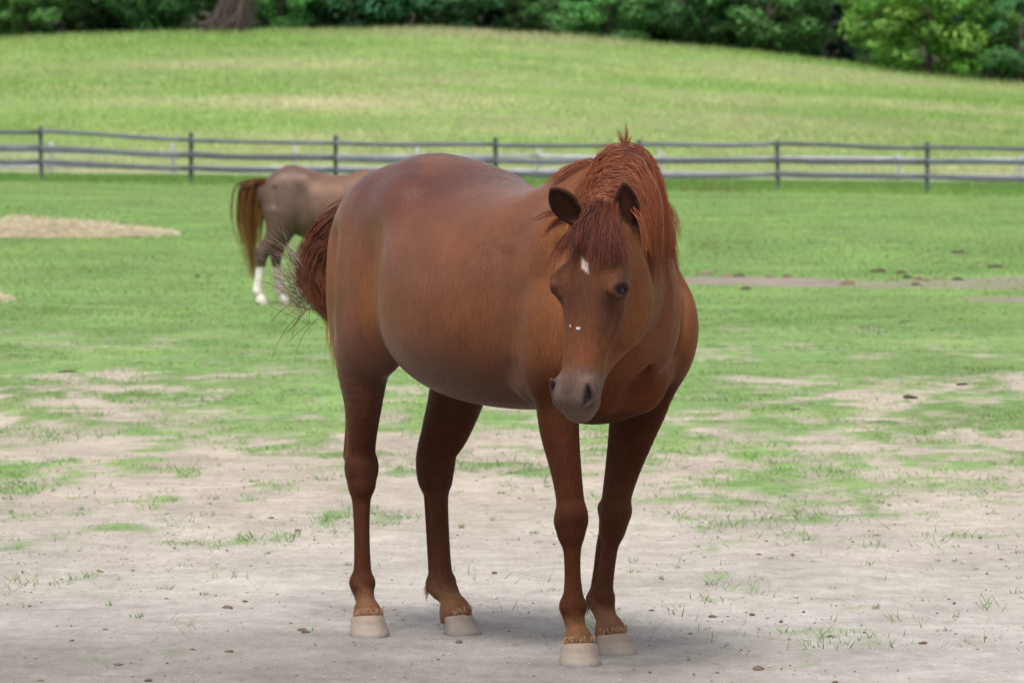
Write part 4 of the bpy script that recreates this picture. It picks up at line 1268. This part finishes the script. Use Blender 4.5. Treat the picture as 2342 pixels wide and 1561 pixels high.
def crown_mesh(name, rx, rz, z0, rng, nclump=70, per=150, leaf=.15):
    cl = []
    while len(cl) < nclump:
        p = rng.uniform(-1, 1, 3)
        r = np.linalg.norm(p)
        if r > 1 or r < .45: continue
        if p[2] > .35 and rng.uniform() < .6: continue
        cl.append(p)
    cl = np.array(cl) * np.array([rx, rx, rz]) + np.array([0, 0, z0 + rz])
    cs = rng.uniform(.35, .75, nclump) * rx / 3
    n = nclump * per
    ci = np.repeat(np.arange(nclump), per)
    d = rng.normal(size=(n, 3)); d /= np.linalg.norm(d, axis=1, keepdims=True)
    pos = cl[ci] + d * (cs[ci] * rng.uniform(.35, 1, n) ** .5)[:, None] * np.array([1.25, 1.25, .75])
    nr = d * .8 + rng.normal(size=(n, 3)) * .5 + np.array([0, 0, .5]); nr /= np.linalg.norm(nr, axis=1, keepdims=True)
    a = np.cross(nr, rng.normal(size=(n, 3))); a /= np.linalg.norm(a, axis=1, keepdims=True); b = np.cross(nr, a)
    s = rng.uniform(.6, 1.3, n)[:, None] * leaf
    V = np.stack([pos - a * s, pos + b * s * .5 + nr * s * .1, pos + a * s, pos - b * s * .5 + nr * s * .1], 1)
    me = mesh_np(name, V.reshape(-1, 3), np.arange(4 * n).reshape(n, 4), smooth=False)
    tint = rng.uniform(.65, 1.2, (nclump, 1)) * np.array([1, 1, 1.]) + rng.normal(size=(nclump, 3)) * np.array([.08, .04, .05])
    c = (tint[ci] * rng.uniform(.7, 1.3, (n, 1))).clip(.1, 2)
    set_col(me, np.repeat(c[:, None], 4, 1).reshape(-1, 3))
    return me

def trunk_mesh(name, h, r, rng, limbs=6):
    paths = [];
    R = []
    m = 9
    t = np.linspace(0, 1, m)[:, None]
    paths.append(np.array([[0, 0, -.3]]) * (1 - t) + np.array([[rng.normal() * .2, rng.normal() * .2, h]]) * t + np.sin(t * 5) * .06); R.append(r)
    for i in range(limbs):
        z = h * rng.uniform(.12, .6); an = rng.uniform(0, 6.28); L = h * rng.uniform(.3, .5)
        e = np.array([math.cos(an) * L, math.sin(an) * L, z + L * rng.uniform(.2, .9)])
        s = np.array([0, 0, z]); paths.append(s * (1 - t) + e * t + np.array([[0, 0, .25]]) * np.sin(t * math.pi)); R.append(r * rng.uniform(.3, .5))
    V, Q = tubes(np.array(paths), np.array(R), .3, 7)
    return mesh_np(name, V, Q)

def build_trees():
    rng = np.random.default_rng(33)
    lm = leaf_mat('leaves'); bm = simple_mat('bark', (.075, .060, .048), .9, .2, 6, .4, .6, stretch=(3, 3, .6))
    crowns = [crown_mesh('crown', 3.0, 3.2, .1, rng, 74, 170, .13) for i in range(4)]
    crowns.append(crown_mesh('crown', 3.1, 2.6, -.1, rng, 84, 210, .12))
    trunks = [trunk_mesh('trunk', 5.0, .14, rng) for i in range(3)]
    def tree(px, Y, ci, sc_, colr, label, group=None, dz=0, name='tree'):
        x = (px - 1171) * Y / 12320
        root = empty(name, (x, Y, float(land_z(x, Y)) + dz), rng.uniform(0, 6.28))
        root.scale = (sc_, sc_, sc_ * rng.uniform(.92, 1.1))
        tag(root, label, 'tree', group)
        c = link('crown', crowns[ci], lm, root); c.color = (*colr, 1)
        link('trunk', trunks[ci % 3], bm, root)
    dark = 'dark green leafy tree in the wood edge above the meadow'
    g1 = 'dark trees along the top of the meadow'
    for px, Y, ci, s_, col in ((-420, 216, 0, 1.1, (0.059, 0.174, 0.054)), (-130, 217, 1, 1.0, (0.078, 0.220, 0.058)), (330, 219, 3, 1.0, (0.070, 0.197, 0.050)),
                               (820, 219, 0, 1.05, (0.055, 0.181, 0.074)), (1000, 218, 2, .95, (0.066, 0.197, 0.074)), (1560, 217, 3, 1.0, (0.078, 0.213, 0.065)),
                               (1760, 216, 0, .9, (0.088, 0.209, 0.058)), (2460, 214, 1, 1.1, (0.070, 0.197, 0.068)), (2740, 213, 2, 1.1, (0.059, 0.186, 0.054))):
        tree(px, Y, ci, s_, col, dark, g1)
    tree(60, 215, 2, .75, (0.095, 0.230, 0.060), 'lighter green leafy tree beside the dead brush at the wood edge')
    tree(640, 216.5, 1, .72, (0.107, 0.325, 0.083), 'small mid-green tree right behind the heap of dead brush')
    tree(1390, 214.5, 4, .72, (0.107, 0.290, 0.083), 'rounded dense green bush at the top of the meadow', name='bush')
    tree(2120, 211, 4, 1.06, (0.150, 0.330, 0.052), 'large bright yellow-green bush overhanging the right end of the meadow', name='bush')
    tree(2330, 210, 3, .60, (0.088, 0.244, 0.074), 'low dull green bush beside the bright yellow-green bush', name='bush')
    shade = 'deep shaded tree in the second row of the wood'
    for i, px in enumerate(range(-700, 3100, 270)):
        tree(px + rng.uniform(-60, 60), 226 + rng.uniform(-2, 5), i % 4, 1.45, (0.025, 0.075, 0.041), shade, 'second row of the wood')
    under = 'low dark green undergrowth bush at the foot of the wood'
    for i, px in enumerate(range(-640, 3000, 165)):
        tree(px + rng.uniform(-50, 50), 219.5 + rng.uniform(-1.0, 2.5), (i * 3) % 5, rng.uniform(.36, .5), (.075, .170 + .04 * rng.uniform(), .050), under, 'undergrowth at the foot of the wood', dz=-.1, name='bush')
    # heap of dead brush: grey-brown twigs leaning together
    bx, by = (522 - 1171) * 211.0 / 12320, 211.0
    n = 520; m = 6
    t = np.linspace(0, 1, m)[None, :, None]
    an = rng.uniform(0, 2 * math.pi, n); rb = 1.05 * np.sqrt(rng.uniform(0, 1, n))
    st = np.stack([np.cos(an) * rb, np.sin(an) * rb, rng.uniform(-.05, .5, n)], 1)
    en = np.stack([.45 + rng.normal(size=n) * .28 + st[:, 0] * .15, rng.normal(size=n) * .25 + st[:, 1] * .15, rng.uniform(.5, 2.3, n)], 1)
    C = st[:, None] * (1 - t) + en[:, None] * t + rng.normal(size=(n, 1, 3)) * .12 * np.sin(t * math.pi)
    me = hair_mesh('dead_brush_heap', C, rng.uniform(.008, .022, n), rng, [((.085, .068, .060), 3), ((.050, .041, .036), 2), ((.115, .095, .085), 1)])
    tag(link('dead_brush_heap', me, hair_mat('dead_twigs', .9, .1), None, (bx, by, float(land_z(bx, by)))), 'heap of grey-brown dead branches leaning at the wood edge', 'brush heap')
# ------------------------------------------------------------------ hay, dung clods, stones, crumbs
def lump(name, r, rng, flat=.55, sub=2, rough=.35):
    import bmesh
    bm = bmesh.new(); bmesh.ops.create_icosphere(bm, subdivisions=sub, radius=1.0)
    s = rng.uniform(0, 100)
    for v in bm.verts:
        p = np.array(v.co)
        k = 1 + rough * (math.sin(p[0] * 3.1 + s) * math.cos(p[1] * 2.7 + s * 1.3) + .5 * math.sin(p[2] * 5.3 + p[0] * 4.1 + s * .7) + .35 * math.sin(p[1] * 9 + p[2] * 7 + s))
        v.co = Vector((p[0] * k * r, p[1] * k * r * .8, max(p[2] * k * r * flat, -r * .12)))
    me = bpy.data.meshes.new(name); bm.to_mesh(me); bm.free()
    me.polygons.foreach_set("use_smooth", np.ones(len(me.polygons), bool))
    return me

def gxy(px, py, z=0.0):
    """ground point seen at a pixel of the photograph's frame"""
    th = PITCH; yc = -(py - 780.5) / 12320.0; xc = (px - 1171.0) / 12320.0
    d = np.array([xc, math.cos(th) + yc * math.sin(th), -math.sin(th) + yc * math.cos(th)])
    t = (z - CAM_H) / d[2]
    return d[0] * t, d[1] * t

def hay(name, X, Y, rx, ry, h, n, rng, label):
    root = empty(name, (X, Y, float(land_z(X, Y))))
    tag(root, label, 'hay')
    seg = 60; rings = 14
    V = [(0, 0, h)]; F = []; T = []
    def hz(x, y):
        q = math.hypot(x / rx, y / ry)
        e = float(fbm(x + X, y + Y, 2.6, 12, 4)) ** 1.5 * 1.6
        return max(0, 1 - q ** 1.6) ** .8 * h * (.35 + 1.2 * e) * (1 - .35 * x / rx) - (.012 if q > .97 else 0)
    for i in range(1, rings + 1):
        for j in range(seg):
            a = 2 * math.pi * j / seg; q = i / rings * (1 + .10 * math.sin(3 * a) + .06 * math.sin(7 * a + 1))
            x, y = q * rx * math.cos(a), q * ry * math.sin(a); V.append((x, y, hz(x, y)))
    T = [(0, 1 + j, 1 + (j + 1) % seg) for j in range(seg)]
    for i in range(rings - 1):
        for j in range(seg):
            a = 1 + i * seg; k = (j + 1) % seg; F.append((a + j, a + seg + j, a + seg + k, a + k))
    V[0] = (0, 0, hz(0, 0))
    link('heap', mesh_np('heap', V, [np.array(F), np.array(T)]), simple_mat('hay_core', (.40, .345, .24), .95, .1, 9, .35, .8), root)
    a = rng.uniform(0, 2 * math.pi, n); q = np.sqrt(rng.uniform(0, 1.12, n))
    x, y = q * rx * np.cos(a), q * ry * np.sin(a)
    z = np.array([hz(i, j) for i, j in zip(x, y)]) + rng.uniform(0, .05, n) * min(1, h / .15)
    d = rng.normal(size=(n, 3)) * np.array([1, 1, .45]); d /= np.linalg.norm(d, axis=1, keepdims=True)
    L = rng.uniform(.04, .11, n)[:, None]
    c = np.stack([x, y, np.maximum(z, .008)], 1)
    C = np.stack([c - d * L, c + rng.normal(size=(n, 3)) * .006, c + d * L], 1)
    C[..., 2] = np.maximum(C[..., 2], .004)
    me = hair_mesh('straw', C, rng.uniform(.003, .006, n), rng, [((.50, .435, .31), 3), ((.40, .34, .235), 2), ((.57, .51, .385), 2)])
    o = link('straw', me, hair_mat(name + '_straw', .8, .15), root); o['kind'] = 'stuff'

def own_mat(o, m):
    o.material_slots[0].link = 'OBJECT'; o.material_slots[0].material = m
    return o
def build_small():
    rng = np.random.default_rng(9)
    hx, hy = gxy(110, 542, .0)
    hay('hay_pile', hx, 75.5, 1.75, 1.6, .16, 9000, rng, 'long low pile of pale loose hay lying on the pasture below the timber fence')
    hay('hay_wisp', gxy(-25, 682)[0], 48.6, .26, .5, .06, 900, rng, 'small flat wisp of pale hay on the grass nearer than the big hay pile')
    # dung clods and dark clumps, each one a thing
    dung_m = simple_mat('dung', (.060, .046, .036), .9, .15, 40, .45, .8)
    brown_m = simple_mat('brown_clod', (.205, .150, .105), .95, .1, 40, .45, .8)
    lumps = [lump('clod', 1.0, rng) for i in range(6)]
    for q in lumps: q.materials.append(brown_m)
    named = [((450, 633), .034, dung_m, 'small black dung lump alone on the green grass left of the grey horse tail', None),
             ((1705, 663), .045, dung_m, 'black dung lump in the grass just below the bare soil strip', None),
             ((1937, 651), .075, brown_m, 'dark brown dung heap at the end of the bare soil strip', None)]
    for (px, py), r, m, lab, grp in named:
        x, y = gxy(px, py); o = link('dung_lump', lumps[rng.integers(6)], None, None, (x, y, float(land_z(x, y)) + .004)); own_mat(o, m); o.scale = (r * 1.25, r, r); o.rotation_euler = (0, 0, rng.uniform(0, 6)); tag(o, lab, 'dung')
    spots = []
    for px, py in ((2040, 640), (2075, 636), (2100, 640), (2120, 643), (2145, 638), (2095, 652), (2190, 640), (2060, 625), (2010, 622), (2210, 580), (2190, 579), (2275, 612), (2300, 614), (1660, 632), (1610, 628), (1690, 632), (1760, 634), (1800, 634)):
        spots.append((px, py, rng.uniform(.035, .065)))
    for px, py, r in spots:
        x, y = gxy(px, py); o = link('dung_lump', lumps[rng.integers(6)], None, None, (x, y, float(land_z(x, y)) + .002)); own_mat(o, dung_m if rng.uniform() < .5 else brown_m); o.scale = (r * 1.4, r * 1.2, r * .9); o.rotation_euler = (0, 0, rng.uniform(0, 6))
        tag(o, 'dark dung lump on the churned soil strip in the pasture', 'dung', 'dung lumps on the soil strip')
    for px, py in ((1690, 738), (1720, 738), (1640, 740), (1975, 752), (2010, 750), (2060, 741), (2075, 738), (1910, 832), (155, 852), (35, 815), (1825, 940), (2080, 910), (2200, 880)):
        x, y = gxy(px, py); r = rng.uniform(.02, .04); o = link('dung_lump', lumps[rng.integers(6)], None, None, (x, y, .002)); own_mat(o, dung_m); o.scale = (r * 1.8, r * 1.2, r * .7); o.rotation_euler = (0, 0, rng.uniform(0, 6))
        tag(o, 'flattened dark dung lump in the thin grass behind the chestnut horse', 'dung', 'dung lumps in the thin grass')
    # clods on the bare ground in front
    pts = [(230, 1310, .018), (520, 1390, .02), (1050, 1432, .012), (1078, 1438, .012), (1050, 1468, .014), (1898, 1455, .016), (1735, 1530, .022), (1720, 1405, .014), (1630, 1410, .014), (90, 1560, .016), (270, 1520, .014), (440, 1485, .014), (525, 1490, .018), (690, 1440, .020), (700, 1445, .016), (380, 1370, .012), (1640, 1230, .015), (1950, 1240, .016), (2005, 1225, .014), (2020, 1222, .012), (1735, 1268, .012), (1130, 1310, .013), (680, 1213, .014), (620, 1185, .020), (370, 1208, .012), (225, 1305, .014), (340, 1555, .012), (240, 1440, .012), (560, 1375, .012), (165, 1465, .012), (1490, 1395, .010), (2160, 1365, .010), (2170, 1370, .010), (1910, 1560, .014), (2110, 1470, .012)]
    for px, py, r in pts:
        x, y = gxy(px, py); o = link('clod', lumps[rng.integers(6)], None, None, (x, y, .0)); r *= rng.uniform(.6, 1.0); o.scale = (r * 1.15, r * 1.1, r * .95); o.rotation_euler = (0, 0, rng.uniform(0, 6))
        tag(o, 'small brown clod of dried dung lying on the bare sandy ground', 'clod', 'clods on the sandy ground')
    # countless crumbs
    n = 22000
    x, y = scatter(rng, n, 13.6, 27, 1.35, 1.2)
    k = rng.uniform(size=n) < .35 + .65 * sstep(.45, .65, fbm(x, y, .9, 19, 3)); x, y = x[k], y[k]; n = len(x)
    r = rng.lognormal(-6.25, .55, n).clip(.0008, .010)
    T = np.array([(1, 0, 0), (-1, 0, 0), (0, 1, 0), (0, -1, 0), (0, 0, .8), (0, 0, -.3)], float)
    a = rng.uniform(0, 6.28, n)
    V = T[None] * r[:, None, None] * rng.uniform(.6, 1.5, (n, 6, 1))
    ca, sa = np.cos(a)[:, None], np.sin(a)[:, None]
    V = np.stack([V[..., 0] * ca - V[..., 1] * sa, V[..., 0] * sa + V[..., 1] * ca, V[..., 2]], -1) + np.stack([x, y, 0 * x + .003], 1)[:, None]
    f = np.array([(0, 2, 4), (2, 1, 4), (1, 3, 4), (3, 0, 4), (2, 0, 5), (1, 2, 5), (3, 1, 5), (0, 3, 5)])
    F = (np.arange(n)[:, None, None] * 6 + f[None]).reshape(-1, 3)
    me = mesh_np('soil_crumbs', V.reshape(-1, 3), F, smooth=False)
    pal = np.array([(.19, .145, .11), (.115, .09, .075), (.27, .24, .21), (.40, .37, .34)])
    set_col(me, np.repeat(pal[rng.choice(4, n, p=[.25, .13, .37, .25])][:, None], 6, 1).reshape(-1, 3))
    tag(link('soil_crumbs', me, hair_mat('crumbs', .95, .1)), 'brown and grey soil crumbs strewn over the bare sandy ground', 'crumbs', kind='stuff')
# ------------------------------------------------------------------ the grey-brown pony grazing behind
def build_pony():
    rng = np.random.default_rng(14)
    s = Sdf((-.92, -.45, .03), (1.5, .45, 1.62), .009)
    body_common(s)
    neck = np.array([(.42, 0, 1.15, .16, .29), (.58, 0, 1.16, .13, .27), (.74, 0, 1.16, .105, .22), (.88, 0, 1.14, .09, .17), (1.0, 0, 1.10, .08, .13)])
    s.loft(neck[:, :3], neck[:, 3:5], (0, 1, 0), k=.07, sub=5)
    legs = [
        ([(.46, -.17, .93, .085, .12), (.49, -.17, .80, .068, .09), (.48, -.16, .62, .048, .055), (.47, -.15, .46, .048, .046), (.465, -.14, .34, .027, .034), (.46, -.135, .20, .032, .038), (.465, -.13, .16, .038, .043), (.48, -.13, .10, .031, .034), (.495, -.13, .055, .046, .05)], 0),
        ([(.47, .17, .93, .085, .12), (.50, .17, .80, .068, .09), (.54, .16, .62, .048, .055), (.57, .15, .46, .048, .046), (.575, .14, .34, .027, .034), (.58, .135, .20, .032, .038), (.585, .13, .16, .038, .043), (.60, .13, .10, .031, .034), (.615, .13, .055, .046, .05)], 0),
        ([(-.47, -.17, 1.0, .10, .17), (-.50, -.17, .86, .08, .13), (-.555, -.165, .74, .058, .088), (-.625, -.155, .63, .046, .062), (-.675, -.145, .56, .046, .060), (-.69, -.14, .50, .046, .052), (-.70, -.135, .42, .032, .042), (-.72, -.13, .30, .027, .037), (-.735, -.13, .19, .033, .042), (-.735, -.13, .155, .039, .046), (-.715, -.13, .11, .032, .037), (-.695, -.13, .055, .047, .052)], 0),
        ([(-.42, .17, 1.0, .10, .16), (-.42, .17, .86, .08, .12), (-.45, .16, .74, .056, .085), (-.49, .15, .63, .046, .060), (-.52, .145, .55, .046, .057), (-.525, .14, .48, .043, .05), (-.52, .135, .40, .031, .041), (-.505, .13, .28, .027, .037), (-.49, .13, .18, .033, .042), (-.485, .13, .15, .039, .046), (-.46, .13, .11, .032, .037), (-.435, .13, .055, .047, .052)], 0)]
    s.ell((-.05, 0, .90), (.36, .26, .20), k=.10)
    for p, d in legs: leg_loft(s, [q[:3] + (q[3] * 1.18, q[4] * 1.18) for q in p], d, .03)
    s.loft([(-.735, -.145, .575), (-.70, -.155, .65), (-.63, -.165, .74)], [(.02, .024), (.016, .018), (.014, .02)], (0, 1, 0), k=.03, sub=3)
    s.loft([(-.58, .145, .565), (-.555, .155, .65), (-.51, .165, .74)], [(.02, .024), (.016, .018), (.014, .02)], (0, 1, 0), k=.03, sub=3)
    pt = math.radians(-35)      # head stretched forward and down
    n_ = np.array([math.cos(math.radians(48)), 0, math.sin(math.radians(48))]); a_ = np.array([math.sin(math.radians(48)), 0, -math.cos(math.radians(48))]); l_ = np.array([0, 1., 0])
    O = np.array([1.02, 0, 1.20])
    M = np.array([l_, n_, a_])
    ears = [(O + np.array((sg * .06, -.02, .01)) @ M, O + np.array((sg * .08, .02, -.14)) @ M, n_) for sg in (-1, 1)]
    head_prims(s, O, l_, n_, a_, ears)
    V, F = s.mesh(4)
    sc_ = .812
    root = empty('pony', (-1.66, 47.7, float(land_z(-1.66, 47.7))), math.radians(4))
    root.scale = (sc_,) * 3
    tag(root, 'grey-brown pony with white socks and red-brown tail grazing behind the chestnut horse', 'pony')
    me = mesh_np('body', V, F)
    c = paint_coat(V, None, (.068, .041, .034))
    u, v, z = V.T
    c = blend(c, (.115, .058, .036), sstep(-.35, .0, u) * .7)
    c = blend(c, (.042, .028, .026), sstep(.85, .60, z) * .85)
    c = blend(c, (.50, .47, .43), sstep(.43, .39, z) * (np.abs(u) < 1))
    set_col(me, c)
    link('body', me, coat_mat('grey_brown_coat', .55), root)
    hme = hoof_mesh('hoof'); hm = hoof_mat('pony_hoof', (.55, .46, .40), (.45, .37, .31))
    for p, d in legs:
        link('hoof', hme, hm, root, (p[-1][0], p[-1][1], 0))
    em = ball_mesh('eye', .021); eye_m = bpy.data.materials['horse_eye']
    for sg in (-1, 1): link('eye', em, eye_m, root, tuple(np.array((sg * .1, .017, .2235)) @ M + O))
    g0 = catmull(np.array([(-.62, 0, 1.34), (-.70, -.01, 1.33), (-.77, -.015, 1.24), (-.80, -.02, 1.05), (-.805, -.02, .85), (-.80, -.02, .62), (-.785, -.02, .27)]), 4)
    x = np.linspace(0, 1, len(g0)); xx = np.linspace(0, 1, 18)
    g0 = np.stack([np.interp(xx, x, g0[:, j]) for j in range(3)], 1)
    env = (.3 + 1.3 * sstep(0, .35, xx))[None, :, None] * (1 - .45 * sstep(.55, 1, xx))[None, :, None]
    k = 60
    G = g0[None] + rng.normal(size=(k, 1, 3)) * np.array([.046, .03, .012]) * env
    C = children(G, 14, .012, rng, None, frizz=.01, clump=.2, vary=.5)
    me = hair_mesh('tail', C, rng.uniform(.0022, .0036, len(C)), rng, [((.095, .027, .012), 4), ((.045, .015, .010), 4), ((.22, .075, .02), 3)], root_tip=(.27, .13, .035))
    link('tail', me, hair_mat('pony_tail_hair', trans=.15), root)
    w = rng.uniform(.45, 1, 60)
    cr = np.stack([.42 + .6 * w, 0 * w, 1.43 - .2 * w * w], 1)
    d0 = np.array([0, 0, .5]) + np.array([0, -1., 0]) * rng.uniform(.4, 1, (60, 1)) + rng.normal(size=(60, 3)) * .2
    G = grow(s, cr, d0, rng.uniform(.15, .25, 60), 9, 14, rng, .2)
    C = children(G, 10, .012, rng, None, frizz=.006, clump=.5)
    link('mane', hair_mesh('mane', C, np.full(len(C), .003), rng, [((.12, .045, .02), 2), ((.07, .03, .016), 2)]), bpy.data.materials['pony_tail_hair'], root)
# ------------------------------------------------------------------ build
build_land()
build_fences()
build_trees()
build_mare()
build_pony()
build_grass()
build_small()
